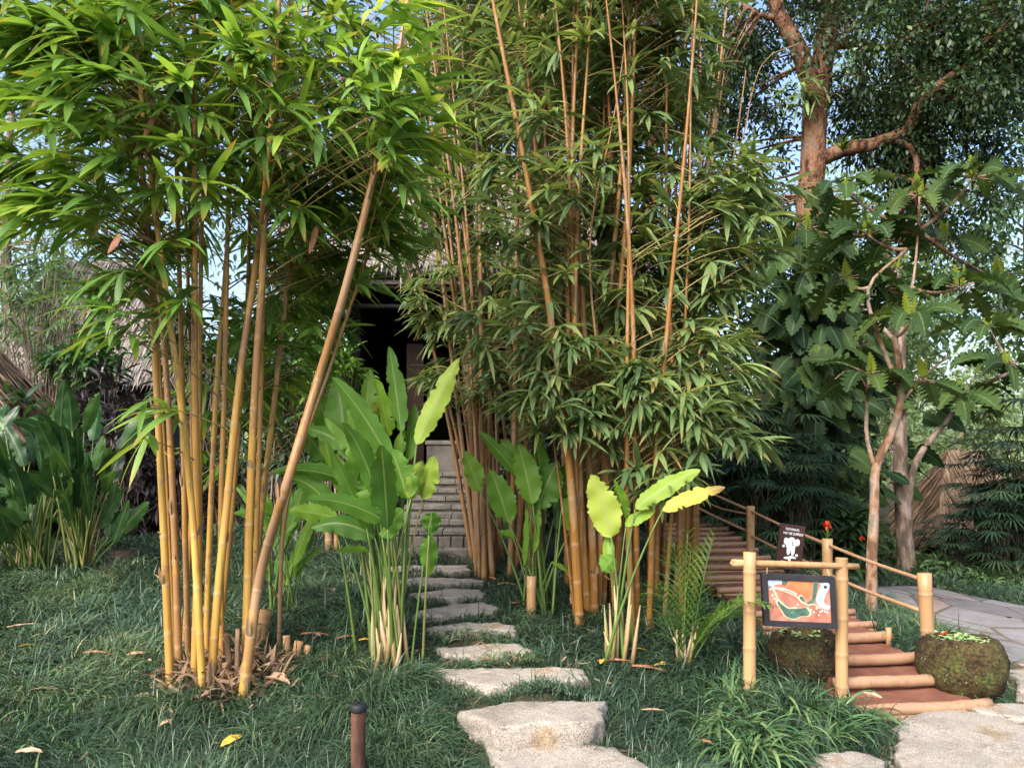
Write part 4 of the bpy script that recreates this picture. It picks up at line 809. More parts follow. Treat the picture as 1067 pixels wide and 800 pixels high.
for tx, ty, L, dr in ((718, 560, 1.0, .12), (760, 600, .9, .5), (690, 600, .8, .3), (735, 560, 1.0, .25), (700, 570, .95, .15), (745, 640, .75, .6), (772, 600, .9, .45), (725, 590, .9, .1)):
    d = nrm(P(tx, ty, g[1] + U(-.3, .3)) - g + [0, 0, .15]); frond(m, ms, g + [rng.normal(0, .03), rng.normal(0, .03), 0], d, L, 16, .3, .026, dr)
for _ in range(8): tube(ms, [g + [rng.normal(0, .04), rng.normal(0, .03), -.02], g + [rng.normal(0, .06), rng.normal(0, .03), U(.15, .35)]], [.014, .007], 7, rnd=U(.55, 1))
m.build('fronds', MT['palm_bright'], t); ms.build('stems', MT['stalk'], t)

# ------------------------------------------------------------------ lawn of fine dark grass
def lawn():
    n = 20000; yy = 3.1 * np.exp(U(0, 1, n) * math.log(12.5 / 3.1)); xx = U(-.76, .76, n) * yy
    bad = np.zeros(n, bool)
    for p in SPOLY: bad |= inpoly(xx, yy, grow(p, .015))
    for p in FP + STEPS: bad |= inpoly(xx, yy, grow(p, .03))
    bad |= inpoly(xx, yy, grow(PW, .05)) | inpoly(xx, yy, grow(EP, -.12)) | inpoly(xx, yy, grow(LE, -.02))
    bad |= (xx > -1.42) & (xx < -.45) & (yy > 8.35) & (yy < 14)
    xx, yy = xx[~bad], yy[~bad]; n = len(xx)
    kk = rng.integers(14, 24, n); own = np.repeat(np.arange(n), kk); N = len(own)
    sc = np.clip(yy / 4.2, .8, 1.9); r = np.sqrt(U(0, 1, N)) * .055 * sc[own]; a = U(0, 6.283, N)
    bx, by = xx[own] + r * np.cos(a), yy[own] + r * np.sin(a)
    ok = np.ones(N, bool)
    for p in SPOLY + FP: ok &= ~inpoly(bx, by, grow(p, .012))
    bx, by, a, own = bx[ok], by[ok], a[ok], own[ok]; N = len(bx)
    # combed direction: a slow swirl plus each tuft's own lean
    fa = 1.7 * np.sin(xx * 1.9 + 1.3) + 1.5 * np.sin(yy * 1.6 + xx * .7) + rng.normal(0, .6, n) - 1.4
    lean = U(.5, 1.6, n)
    d = nrm(np.stack([np.cos(a) * .55 + np.cos(fa[own]) * lean[own] + rng.normal(0, .3, N), np.sin(a) * .55 + np.sin(fa[own]) * lean[own] + rng.normal(0, .3, N), U(.5, 1.5, N)], 1))
    nearst = np.zeros(n, bool)
    for p in SPOLY: nearst |= inpoly(xx, yy, grow(p, .17))
    L = np.where(nearst, .55, 1.)[own] * U(.13, .29, N) * np.repeat(U(.6, 1.35, n), kk)[ok] * np.clip(sc[own], .8, 1.15) * .82
    mound = .075 * np.sin(xx * 5.1 + 1.7 * np.sin(yy * 3.3)) * np.sin(yy * 4.3 + 1.1 * np.sin(xx * 2.9)) 
    B = np.stack([bx, by, ground(bx, by) - .015 + np.maximum(mound[own], -.01)], 1)
    tr = np.clip(U(0, .6, n) + mound * 3.2 + .16 * np.sin(xx * .9 + 1) * np.sin(yy * .8), 0, .92); dry = (np.sin(xx * 2.3 + 2) * np.sin(yy * 1.4 + .4) > .7); tr = np.where(dry, U(.55, .9, n), tr)
    rnd = np.clip(tr[own] + rng.normal(0, .16, N), 0, 1)
    m = M(); leaves(m, B, d, L, .0052 * np.clip(sc[own], 1, 1.7), U(.35, 1.2, N), U(-.6, .6, N), 'strap', 4, 0., rnd=rnd, cols=2)
    for p in SPOLY + FP:
        e = dens(p, .02); cpt = p.mean(0); o_ = nrm(e - cpt); kq = rng.integers(3, 9, len(e)); kq = np.where(np.sin(np.arange(len(e)) * .35 + len(e)) > -.55, kq, 0); w_ = np.repeat(np.arange(len(e)), kq); n2 = len(w_)
        q = e[w_] + o_[w_] * U(.012, .07, n2)[:, None] + rng.normal(0, .012, (n2, 2)); dv = nrm(np.c_[-o_[w_] * U(-.9, .8, n2)[:, None] + rng.normal(0, .5, (n2, 2)), U(.5, 1.3, n2)])
        leaves(m, np.c_[q, ground(q[:, 0], q[:, 1]) - .01], dv, U(.08, .17, n2), .0055, U(.3, 1.1, n2), 0, 'strap', 4, 0., rnd=np.clip(U(0, .8, n2), 0, 1), cols=2)
    # a few longer pale blades
    k = 420; i = rng.integers(0, n, k); d = nrm(np.stack([rng.normal(0, 1, k), rng.normal(0, 1, k), U(.3, 1.2, k)], 1))
    leaves(m, np.stack([xx[i], yy[i], ground(xx[i], yy[i])], 1), d, U(.18, .34, k), U(.006, .012, k), U(.3, .9, k), 0, 'strap', 6, .2, rnd=U(.8, .985, k), cols=3)
    tag(m.build('grass', MT['grass']), 'fine dark dwarf grass covering the slope', None, None, 'stuff')
lawn()
m = M(); k = 420; lx, ly = [], []
while len(lx) < k:
    w_ = rng.integers(0, 4); px, py = [(220 + rng.normal(0, 90), 715 + rng.normal(0, 32)), (620 + rng.normal(0, 60), 670 + rng.normal(0, 28)), (U(0, 700), U(600, 800)), (380 + rng.normal(0, 50), 680 + rng.normal(0, 25))][w_]
    if py < 585: continue
    q = G(px, py, 3.4, 11); lx.append(q[0]); ly.append(q[1])
lx, ly = np.array(lx), np.array(ly); d = nrm(np.stack([rng.normal(0, 1, k), rng.normal(0, 1, k), rng.normal(0, .25, k)], 1))
leaves(m, np.stack([lx, ly, ground(lx, ly) + U(.03, .09, k)], 1), d, U(.03, .13, k), U(.006, .022, k), U(-.2, .4, k), U(-1, 1, k), 'lance', 4, .3)
tag(m.build('leaf_litter', MT['straw']), 'small dry bamboo leaf litter scattered in the grass', None, None, 'stuff')
# strap-leaved tufts
def tuft(seed_n, L0):
    m = M(); a = U(0, 6.283, seed_n); e = U(.35, 1.5, seed_n); d = nrm(np.stack([np.cos(a), np.sin(a), e * 1.2], 1)); r = U(0, .03, seed_n)
    leaves(m, np.stack([r * np.cos(a), r * np.sin(a), 0 * a - .02], 1), d, L0 * U(.6, 1.15, seed_n), U(.011, .019, seed_n), U(.45, 1.0, seed_n), rng.normal(0, .2, seed_n), 'strap', 8, .25)
    return m.mesh('strap_grass_tuft', MT['strap'])
TV = [tuft(34, .34), tuft(26, .36), tuft(42, .3), tuft(20, .28)]
def put_tufts(n, x0, x1, y0, y1, label, group, smin=.8, smax=1.2, forb=None):
    done = 0
    while done < n:
        px, py = U(x0, x1), U(y0, y1)
        if forb and forb(px, py): continue
        g = G(px, py, 3.5, 14)
        if any(inpoly(np.array([g[0]]), np.array([g[1]]), grow(p, .02))[0] for p in SPOLY + FP + STEPS + [PW]): continue
        o = bpy.data.objects.new('strap_grass_tuft', TV[rng.integers(0, 4)]); COL.objects.link(o); o.location = g; o.rotation_euler = (0, 0, U(0, 6.28)); s = U(smin, smax); o.scale = (s, s, s * U(.85, 1.1)); tag(o, label, 'grass tuft', group); done += 1
put_tufts(54, 742, 915, 718, 800, 'green strap-leaved grass tuft in the thick planting below the map sign', 'grass tufts below the map sign', .85, 1.25, lambda x, y: (x > 860 and y > 770) or x > 925 - (y - 718) * .6 + 10)
put_tufts(14, 735, 800, 665, 716, 'strap-leaved grass tuft left of the mossy bowl behind the sign', 'grass tufts behind the sign', .7, 1.0)
put_tufts(22, 898, 955, 640, 680, 'strap-leaved grass tuft between the earth steps and the flagged path', 'grass tufts by the handrail', .6, .9)
put_tufts(5, 1040, 1066, 722, 734, 'strap-leaved grass tuft at the foot of the right stone bowl', 'grass tufts by the right bowl', .5, .75)
put_tufts(9, 0, 130, 700, 798, 'loose strap-leaved grass tuft growing in the left lawn', 'grass tufts in the left lawn', .55, .8)
put_tufts(10, 720, 780, 590, 650, 'strap-leaved grass tuft below the upper earth steps', 'grass tufts below the upper steps', .6, .9)

# ------------------------------------------------------------------ fallen leaves
def fallen(px, py, Lp, ang, mat, label, kind='ell', Wf=.32, curl=.5, lift=.05):
    g = G(px, py, 3.3, 14); L = Lp / F * g[1]; d = nrm([math.cos(ang), math.sin(ang), .12]); m = M()
    leaves(m, g + [0, 0, lift + .03] - d * L / 2, d, L, L * Wf, .12, U(-.3, .3), kind, 10, curl, cols=5, wave=.05)
    o = m.build('fallen_leaf', MT[mat]); o.location = (0, 0, 0); md = o.modifiers.new('thickness', 'SOLIDIFY'); md.thickness = .0015
    return tag(o, label, 'fallen leaf')
for a in [(242, 785, 34, 1.2, 'dead_yellow', 'yellow fallen leaf in the grass left of the bollard light'), (28, 683, 15, .5, 'dead_yellow', 'small yellow fallen leaf on the far left lawn'), (46, 730, 32, .15, 'dead_tan', 'curled tan fallen leaf near the left edge'),
          (30, 797, 30, .0, 'dead_tan', 'pale fallen leaf at the bottom left corner'), (142, 692, 18, .3, 'dead_tan', 'tan fallen leaf left of the golden bamboo foot'), (174, 766, 20, 1.2, 'dead_tan', 'upright tan fallen leaf below the golden bamboo'),
          (290, 722, 30, -.4, 'dead_tan', 'rolled tan sheath lying right of the golden bamboo foot', 'strap', .4, 1.3), (340, 698, 20, .6, 'dead_red', 'reddish fallen leaf right of the cut stubs'), (328, 670, 30, -.05, 'dead_red', 'thin reddish fallen sheath behind the cut stubs', 'strap', .15),
          (363, 674, 24, .2, 'dead_red', 'brown red fallen leaf left of the tall paddle plant'), (380, 677, 14, .2, 'dead_yellow', 'yellow fallen leaf at the foot of the tall paddle plant'), (346, 623, 14, -1., 'dead_tan', 'pale pinkish fallen leaf on the lawn behind the golden bamboo', 'ell', .6),
          (664, 687, 20, -.1, 'dead_yellow', 'yellow brown fallen leaf right of the ragged paddle plant'), (693, 703, 24, .1, 'dead_yellow', 'bright yellow fallen leaf by the feather palm foot'), (627, 700, 16, 1.3, 'dead_yellow', 'orange yellow fallen leaf left of the ragged paddle plant'),
          (640, 698, 36, -.02, 'dead_red', 'long reddish fallen sheath under the ragged paddle plant', 'strap', .12), (676, 706, 40, -.5, 'dead_red', 'long dark red sheath lying toward the feather palm', 'strap', .14), (540, 637, 26, -.2, 'dead_red', 'thin reddish sheath left of the pale cut post', 'strap', .12),
          (512, 610, 18, 2., 'dead_red', 'reddish sheath leaning beside the stepping stones', 'strap', .25), (528, 617, 20, .1, 'dead_red', 'curled red ring sheath beside the stepping stones', 'strap', .4), (680, 752, 24, -.03, 'dead_tan', 'pale straw lying in the grass right of the stones', 'strap', .12),
          (735, 787, 18, -.7, 'dead_red', 'reddish fallen leaf at the bottom among the strap grass'), (815, 773, 18, .8, 'dead_yellow', 'yellow fallen leaf among the strap-leaved grass'), (842, 668, 14, .1, 'dead_yellow', 'yellow fallen leaf on the earth steps'), (909, 736, 26, -1.1, 'dead_tan', 'pinkish fallen leaf in the strap grass by the earth steps'),
          (100, 690, 26, .05, 'dead_red', 'long reddish sheath lying in the left lawn', 'strap', .16), (505, 699, 12, .3, 'dead_red', 'small red brown fallen leaf at the stepping stone end'), (748, 650, 22, -.6, 'dead_tan', 'pink fallen leaf left of the sign post'), (25, 660, 30, .6, 'dead_tan', 'thin dry twig-like sheath on the far left lawn', 'strap', .1)]:
    fallen(*a)

# ------------------------------------------------------------------ trees
WV = rng.normal(0, 1, (10, 3)); WP = U(0, 6.28, 10)
def gap(p, s): return np.sin(p @ (WV.T * s) + WP).mean(1)
def grow_tree(name, label, trunk, r0, r1, blobs, LL, LW, k, leafmat, bark, limbs=(), cat='tree', group=None, spread=.35, kind='ell', nseg=3, thr=-.12, gs=1.3, sub_n=7, seg=10, extra=None, droop=.4):
    trunk = np.array(trunk, float); d = np.r_[0, np.cumsum(np.linalg.norm(np.diff(trunk, axis=0), axis=1))]; s = np.linspace(0, d[-1], 22); tp = np.stack([spline(d, trunk[:, i], s) for i in range(3)], 1)
    tp += rng.normal(0, r0 * .05, tp.shape) * np.linspace(0, 1, 22)[:, None]
    base = tp[0].copy(); t = thing(name, base, label, cat, group); mt = M(); tp0 = tp.copy(); tp0[0, 2] -= .2
    rr = np.linspace(r0, r1, 22); rr[:3] *= (1.35, 1.15, 1.05); tube(mt, tp0, rr, 14, jitter=.03); sk = [tp[8:]]
    for pts, ra, rb in limbs:
        pts = np.array(pts, float); dd = np.r_[0, np.cumsum(np.linalg.norm(np.diff(pts, axis=0), axis=1))]; q = np.linspace(0, dd[-1], 16); lp = np.stack([spline(dd, pts[:, i], q) for i in range(3)], 1); lp[1:] += rng.normal(0, ra * .12, (15, 3))
        tube(mt, lp, np.linspace(ra, rb, 16), 10, jitter=.04); sk.append(lp[4:])
    mt.build('trunk', MT[bark], t); mc = M(); skp = np.concatenate(sk)
    for bl in blobs:
        px, py, Yc, rx, ry, n = bl[:6]; c = P(px, py, Yc); R = np.array([rx / F * Yc, .8 * (rx + ry) / 2 / F * Yc, ry / F * Yc])
        v = nrm(rng.normal(size=(n * 2, 3))) * (U(0, 1, n * 2) ** (1 / 2.2))[:, None]; C = c + v * R; C = C[gap(C, gs / max(R.mean(), .6) * 2.2) > thr][:n]
        j = np.argmin(((skp - c) ** 2).sum(1)); a = skp[j]
        q = rng.integers(0, len(C), min(sub_n, len(C))) if len(C) else []
        for i in q:
            e = C[i]; a = skp[np.argmin(((skp - e) ** 2).sum(1) + rng.uniform(0, .3, len(skp)))]; md = (a + e) / 2 + rng.normal(0, .12, 3) * np.linalg.norm(e - a) * .6 + [0, 0, .1]; ss = np.linspace(0, 1, 7)[:, None]; ll = np.linalg.norm(e - a)
            tube(mc, a * (1 - ss) ** 2 + 2 * md * ss * (1 - ss) + e * ss ** 2, np.linspace(min(r1 * .5, .012 + .012 * ll), .005, 7), 5, cap=False, mi=1)
        if len(C) == 0: continue
        # small twigs tie each leaf cluster to the branching
        cen = C[rng.integers(0, len(C), len(C))]; nb = np.argmin(((C[:, None] - C[None, q]) ** 2).sum(-1), 1) if len(q) else np.zeros(len(C), int); b0 = C[np.asarray(q)][nb] if len(q) else cen
        tt = np.linspace(0, 1, 3)[None, :, None]; tubes(mc, b0[:, None] * (1 - tt) + C[:, None] * tt, np.array([[.006, .004, .002]]) * (1 + LL), 3, mi=1)
        N2 = len(C) * k; own = np.repeat(np.arange(len(C)), k); off = nrm(rng.normal(size=(N2, 3))); off = off * (spread * U(.1, 1, N2))[:, None]
        dd = nrm(off * 1.5 / spread + rng.normal(0, .5, (N2, 3)) + [0, -.15, -.35]); crn = np.clip(np.repeat(U(0, .9, len(C)), k) * .55 + U(0, .5, N2), 0, 1)
        leaves(mc, C[own] + off, dd, LL * U(.6, 1.2, N2), LW * U(.7, 1.2, N2), U(.5, 1.5, N2) * droop, U(-.8, .8, N2), kind, nseg, .2, rnd=crn)
    mc.build('crown', [MT[leafmat], MT[bark]], t)
    return t

# big tree on the right
tb = gp(P(846, 560, 13)[0], 13.)
grow_tree('large_tree', 'big old tree with orange brown bark and a high dark crown on the right', [tb, P(847, 480, 13), P(846, 380, 13), P(842, 270, 13), P(847, 170, 13), P(852, 95, 13), P(862, 40, 13.1), P(868, -60, 13.2)], .29, .16,
          [(900, 60, 13.2, 110, 70, 220), (1000, 70, 12.6, 90, 80, 260), (1040, 20, 12.2, 70, 60, 150), (960, 150, 13., 80, 50, 120), (790, 60, 13.5, 60, 60, 110), (770, 160, 13.8, 50, 80, 95), (940, 20, 14, 120, 50, 200), (800, 250, 14, 60, 60, 80), (860, -60, 13, 160, 60, 200), (1000, 180, 13.4, 70, 50, 90), (740, 90, 13.8, 30, 40, 24), (920, 110, 14, 80, 50, 100), (960, 270, 14, 70, 50, 60), (1000, 100, 11.9, 50, 35, 30), (920, 60, 12.2, 45, 35, 26), (760, 60, 12.6, 35, 50, 24), (925, 175, 12.8, 40, 18, 20)],
          .125, .048, 28, 'crown_dark', 'bark', thr=-.03, limbs=[([P(851, 110, 13), P(835, 60, 12.9), P(812, 15, 12.8), P(795, -50, 12.8)], .17, .1), ([P(812, 20, 12.8), P(790, 15, 12.7), P(775, 5, 12.7)], .06, .02),
                  ([P(850, 168, 13), P(880, 156, 12.8), P(925, 145, 12.6), P(948, 135, 12.5), P(958, 108, 12.4), P(985, 85, 12.3), P(1030, 60, 12.2)], .13, .05), ([P(930, 146, 12.6), P(950, 155, 12.5), P(955, 180, 12.4), P(950, 205, 12.4)], .06, .03), ([P(856, 60, 13), P(880, 45, 12.9), P(930, 50, 12.8), P(960, 30, 12.6)], .1, .04)], spread=.42)
# fern growing on the trunk
g = P(838, 95, 12.7); t = thing('tree_fern_clump', g, 'pale fern clump growing on the big tree trunk where it forks', 'fern'); m = M(); n = 60; d = nrm(np.stack([rng.normal(0, .8, n), U(-1, .2, n), rng.normal(-.3, .6, n)], 1)); leaves(m, g + rng.normal(0, .12, (n, 3)) * [1.6, .5, 1], d, U(.25, .55, n), U(.05, .09, n), .6, 0, 'lobed', 20, .1); m.build('fronds', MT['crown_pale'], t)
g = P(878, 157, 12.6); t = thing('tree_fern_clump', g, 'small yellow fern clump on the level branch of the big tree', 'fern'); m = M(); n = 16; d = nrm(np.stack([rng.normal(0, .5, n), U(-1, .2, n), U(.2, 1, n)], 1)); leaves(m, np.tile(g, (n, 1)), d, U(.2, .4, n), .05, .5, 0, 'lance', 6, .1); m.build('fronds', MT['palm_bright'], t)

# climbing philodendron
t = thing('climbing_plant', tb, 'climber with large heart-shaped notched leaves wrapping the big tree trunk', 'climbing plant'); m, ms = M(), M(); n = 520
py = U(225, 565, n); px = 848 + rng.normal(0, 1, n) * np.interp(py, [225, 330, 430, 560], [14, 30, 42, 34]); Yc = 12.6 - U(0, 1.3, n)
B = np.stack([P(a, b, c) for a, b, c in zip(px, py, Yc)]); d = nrm(np.stack([(px - 848) / 60 + rng.normal(0, .3, n), -.35 + rng.normal(0, .2, n), U(-1.3, -.2, n)], 1))
leaves(m, B, d, U(.28, .5, n), U(.22, .38, n), .35, rng.normal(0, .5, n), 'notch', 24, .22, side=nrm(np.array([1., .15, 0]) + rng.normal(0, .35, (n, 3))), cols=5)
core = np.stack([np.full(n, tb[0]), np.full(n, 12.95), B[:, 2] - .1], 1); tt = np.linspace(0, 1, 4)[None, :, None]; tubes(ms, core[:, None] * (1 - tt) + B[:, None] * tt, .008, 4); tube(ms, [tb + [.1, -.3, 0], tb + [-.1, -.32, 1.5], tb + [.1, -.3, 3], tb + [0, -.3, 4.6]], .03, 6, rnd=.2)
m.build('foliage', MT['philo'], t); ms.build('stems', MT['stalk'], t)

# breadfruit trees with big lobed leaves
def lobed_tree(label, trunk, r0, r1, limbs, tips, bark, LL=(.3, .52)):
    base = trunk[0]; t = thing('breadfruit_tree', base, label, 'tree'); mt = M(); tr = np.array(trunk, float); d = np.r_[0, np.cumsum(np.linalg.norm(np.diff(tr, axis=0), axis=1))]; s = np.linspace(0, d[-1], 20); tp = np.stack([spline(d, tr[:, i], s) for i in range(3)], 1); tp[0, 2] -= .15
    rr = np.linspace(r0, r1, 20); rr[0] *= 1.3; tube(mt, tp, rr, 12, jitter=.05)
    for pts, a, b in limbs:
        p = np.array(pts, float); dd = np.r_[0, np.cumsum(np.linalg.norm(np.diff(p, axis=0), axis=1))]; q = np.linspace(0, dd[-1], 12); tube(mt, np.stack([spline(dd, p[:, i], q) for i in range(3)], 1), np.linspace(a, b, 12), 8, jitter=.05)
    mt.build('trunk', MT[bark], t); mc = M(); sk = np.concatenate([tp[10:]] + [np.array(x[0], float) for x in limbs])
    for (px, py, Yc, nl) in tips:
        c = P(px, py, Yc); a = sk[np.argmin(((sk - c) ** 2).sum(1))]; ss = np.linspace(0, 1, 7)[:, None]; md = (a + c) / 2 + [0, 0, -.1]; tube(mc, a * (1 - ss) ** 2 + 2 * md * ss * (1 - ss) + c * ss ** 2, np.linspace(.022, .011, 7), 6, mi=1)
        nl += 3; an = np.arange(nl) / nl * 6.283 + U(0, 6.28); e = U(-.35, .55, nl); dv = nrm(np.stack([np.cos(an), np.sin(an) * .9 - .1, e], 1)); lo = U(*LL, nl)
        b0 = c + dv * .04; b1 = b0 + dv * .1; tt = np.linspace(0, 1, 3)[None, :, None]; tubes(mc, b0[:, None] * (1 - tt) + b1[:, None] * tt, .006, 4, mi=1)
        leaves(mc, b1, dv, lo, lo * U(.55, .7, nl), U(.2, 1.0, nl), rng.normal(0, .6, nl), 'lobed', 42, .3, rnd=np.clip(U(.05, .8, nl), 0, 1), cols=5)
        leaves(mc, c + rng.normal(0, .02, (2, 3)), nrm(np.array([[.1, 0, 1.], [-.2, -.1, 1.]])), .22, .12, .1, 0, 'lobed', 36, .1, rnd=.99, cols=5)
    mc.build('crown', [MT['bread'], MT[bark]], t); return t
b1 = G(908, 640, 6, 9); Y1 = b1[1]
lobed_tree('slender breadfruit tree with large lobed leaves beside the handrail', [b1, P(908, 590, Y1), P(911, 530, Y1), P(913, 485, Y1), P(927, 455, Y1), P(937, 425, Y1), P(938, 390, Y1), P(932, 350, Y1)], .058, .028,
           [([P(912, 488, Y1), P(904, 460, Y1), P(903, 430, Y1), P(905, 400, Y1)], .025, .012), ([P(910, 480, Y1), P(902, 450, Y1), P(901, 400, Y1), P(885, 385, Y1), P(870, 395, Y1)], .015, .008), ([P(936, 400, Y1), P(915, 350, Y1), P(905, 300, Y1), P(945, 260, Y1)], .025, .012), ([P(933, 350, Y1), P(950, 300, Y1), P(957, 240, Y1)], .02, .01), ([P(938, 420, Y1), P(965, 390, Y1), P(990, 370, Y1)], .018, .009)],
           [(880, 200, Y1 + .6, 9), (905, 245, Y1 + .2, 9), (958, 205, Y1, 9), (1015, 185, Y1 - .2, 9), (1000, 300, Y1, 9), (950, 330, Y1 - .2, 8), (905, 390, Y1, 7), (880, 290, Y1 + .4, 9), (920, 300, Y1 + .3, 8), (985, 250, Y1 + .4, 8), (1040, 290, Y1 + .5, 8), (960, 395, Y1 - .1, 6), (840, 240, Y1 + 1.4, 9), (930, 250, Y1 + .8, 8)], 'bark_pale')
b2 = gp(P(945, 588, 11.5)[0], 11.5)
lobed_tree('breadfruit tree with a grey leaning forked trunk by the flagged path', [b2, P(941, 530, 11.5), P(938, 470, 11.5), P(938, 420, 11.5), P(938, 340, 11.5), P(935, 280, 11.5)], .13, .05,
           [([P(945, 530, 11.5), P(955, 480, 11.4), P(985, 440, 11.3), P(1010, 410, 11.2), P(1060, 385, 11)], .06, .025), ([P(938, 360, 11.5), P(900, 320, 11.8), P(880, 280, 12)], .04, .015)],
           [(1050, 380, 11, 9), (1000, 410, 11.2, 8), (935, 280, 11.5, 10), (885, 280, 12, 10), (1030, 340, 11.5, 9)], 'bark_grey', (.45, .7))

# background trees -- each its own thing
def bgtree(label, px, Yt, blobs, mat, bark='bark_grey', r=.16, LL=.2, LW=.09, k=10, spread=.6, top=None, group=None, thr=-.1, limbs=()):
    b = gp(P(px, 500, Yt)[0], Yt); by = min(x[1] for x in blobs) if top is None else top; tr = [b, P(px + 3, 420, Yt), P(px - 4, 250 if by < 200 else (by + 450) / 2, Yt), P(px + 2, by + 20, Yt)]
    grow_tree('tree', label, tr, r, r * .35, blobs, LL, LW, k, mat, bark, group=group, spread=spread, thr=thr, limbs=limbs)
bgtree('tree with pinkish forked trunks rising behind the grove, top centre', 682, 15, [(700, 40, 15, 60, 70, 60), (640, 20, 15.5, 70, 50, 50), (740, 120, 15.5, 45, 60, 40), (690, 130, 15.5, 60, 50, 30), (720, -20, 15, 80, 40, 50)], 'crown_dark', 'bark', .2, .17, .065, 12, .45, top=-40,
       limbs=[([P(684, 150, 15), P(676, 60, 14.9), P(668, -30, 14.8)], .1, .06), ([P(683, 130, 15), P(698, 50, 14.9), P(712, -40, 14.8)], .08, .05), ([P(680, 160, 15), P(655, 100, 14.8), P(645, 40, 14.6)], .05, .02)])
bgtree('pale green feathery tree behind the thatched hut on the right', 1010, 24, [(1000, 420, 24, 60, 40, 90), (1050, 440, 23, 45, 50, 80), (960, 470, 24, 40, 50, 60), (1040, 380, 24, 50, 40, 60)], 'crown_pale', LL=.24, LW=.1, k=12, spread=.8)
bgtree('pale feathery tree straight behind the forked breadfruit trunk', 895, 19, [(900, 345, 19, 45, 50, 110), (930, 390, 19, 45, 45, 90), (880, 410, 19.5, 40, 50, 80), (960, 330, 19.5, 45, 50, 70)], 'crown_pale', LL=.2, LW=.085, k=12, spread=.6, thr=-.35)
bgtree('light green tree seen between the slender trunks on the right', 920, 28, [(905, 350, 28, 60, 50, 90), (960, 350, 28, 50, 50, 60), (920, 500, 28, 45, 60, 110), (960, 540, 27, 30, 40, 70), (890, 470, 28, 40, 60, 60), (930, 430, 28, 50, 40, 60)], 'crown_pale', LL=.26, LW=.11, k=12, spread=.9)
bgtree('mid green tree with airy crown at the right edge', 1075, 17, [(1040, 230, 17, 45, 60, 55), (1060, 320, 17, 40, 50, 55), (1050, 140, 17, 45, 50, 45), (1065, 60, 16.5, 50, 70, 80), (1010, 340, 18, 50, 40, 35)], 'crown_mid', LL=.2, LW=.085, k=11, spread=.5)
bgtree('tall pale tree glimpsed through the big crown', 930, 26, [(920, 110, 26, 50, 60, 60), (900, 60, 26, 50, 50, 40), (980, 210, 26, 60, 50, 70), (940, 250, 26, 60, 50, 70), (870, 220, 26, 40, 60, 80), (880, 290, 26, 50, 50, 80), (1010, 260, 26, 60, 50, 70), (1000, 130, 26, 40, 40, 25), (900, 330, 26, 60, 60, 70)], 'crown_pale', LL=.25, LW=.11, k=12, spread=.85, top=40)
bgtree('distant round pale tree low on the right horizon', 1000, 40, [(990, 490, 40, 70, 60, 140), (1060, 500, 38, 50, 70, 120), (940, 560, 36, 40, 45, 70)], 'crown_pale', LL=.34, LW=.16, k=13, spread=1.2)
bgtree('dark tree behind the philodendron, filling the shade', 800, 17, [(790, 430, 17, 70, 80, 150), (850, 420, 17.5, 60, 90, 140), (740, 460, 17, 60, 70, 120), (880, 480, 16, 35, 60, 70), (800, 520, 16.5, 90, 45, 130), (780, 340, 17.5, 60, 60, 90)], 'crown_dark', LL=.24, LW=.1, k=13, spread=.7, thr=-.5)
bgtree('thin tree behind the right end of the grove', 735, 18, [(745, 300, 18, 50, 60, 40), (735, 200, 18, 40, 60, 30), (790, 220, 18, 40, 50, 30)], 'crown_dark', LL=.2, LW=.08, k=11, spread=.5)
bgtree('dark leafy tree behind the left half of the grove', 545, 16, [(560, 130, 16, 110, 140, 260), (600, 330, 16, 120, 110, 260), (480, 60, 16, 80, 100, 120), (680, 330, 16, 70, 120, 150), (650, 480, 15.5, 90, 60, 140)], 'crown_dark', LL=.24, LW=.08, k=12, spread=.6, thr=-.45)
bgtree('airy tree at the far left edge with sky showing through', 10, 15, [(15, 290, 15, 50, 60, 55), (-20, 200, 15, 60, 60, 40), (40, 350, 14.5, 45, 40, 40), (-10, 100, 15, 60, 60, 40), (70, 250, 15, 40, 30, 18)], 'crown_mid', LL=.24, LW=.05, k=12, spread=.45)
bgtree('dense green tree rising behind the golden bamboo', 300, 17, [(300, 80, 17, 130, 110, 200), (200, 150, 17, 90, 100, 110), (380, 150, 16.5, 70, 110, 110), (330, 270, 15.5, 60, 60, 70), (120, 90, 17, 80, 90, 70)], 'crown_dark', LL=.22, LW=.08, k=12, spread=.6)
bgtree('pale tree far behind the thatched roofs on the left', 110, 28, [(60, 200, 28, 90, 90, 110), (180, 250, 27, 80, 70, 110), (0, 330, 26, 60, 70, 80), (120, 330, 27, 80, 60, 100)], 'crown_mid', LL=.3, LW=.12, k=12, spread=.9)
# far wood that closes the view
m = M()
for x0 in np.arange(-75, 95, 4.5):
    yb = U(48, 75); n = 150; hgt = U(6, 10); C = np.array([x0, yb, 0]) + nrm(rng.normal(size=(n, 3))) * (U(0, 1, n) ** .4)[:, None] * [4., 3, hgt * .55] + [0, 0, hgt * .5]
    own = np.repeat(np.arange(n), 9); off = rng.normal(0, .7, (len(own), 3)); leaves(m, C[own] + off, nrm(off + [0, 0, -.3]), U(.5, .9, len(own)), U(.25, .45, len(own)), .4, 0, 'ell', 2, .2, rnd=np.clip(U(0, .6) + U(0, .4, len(own)), 0, 1))
tag(m.build('far_wood', MT['crown_pale']), 'far off pale green wood closing the view', None, None, 'stuff')

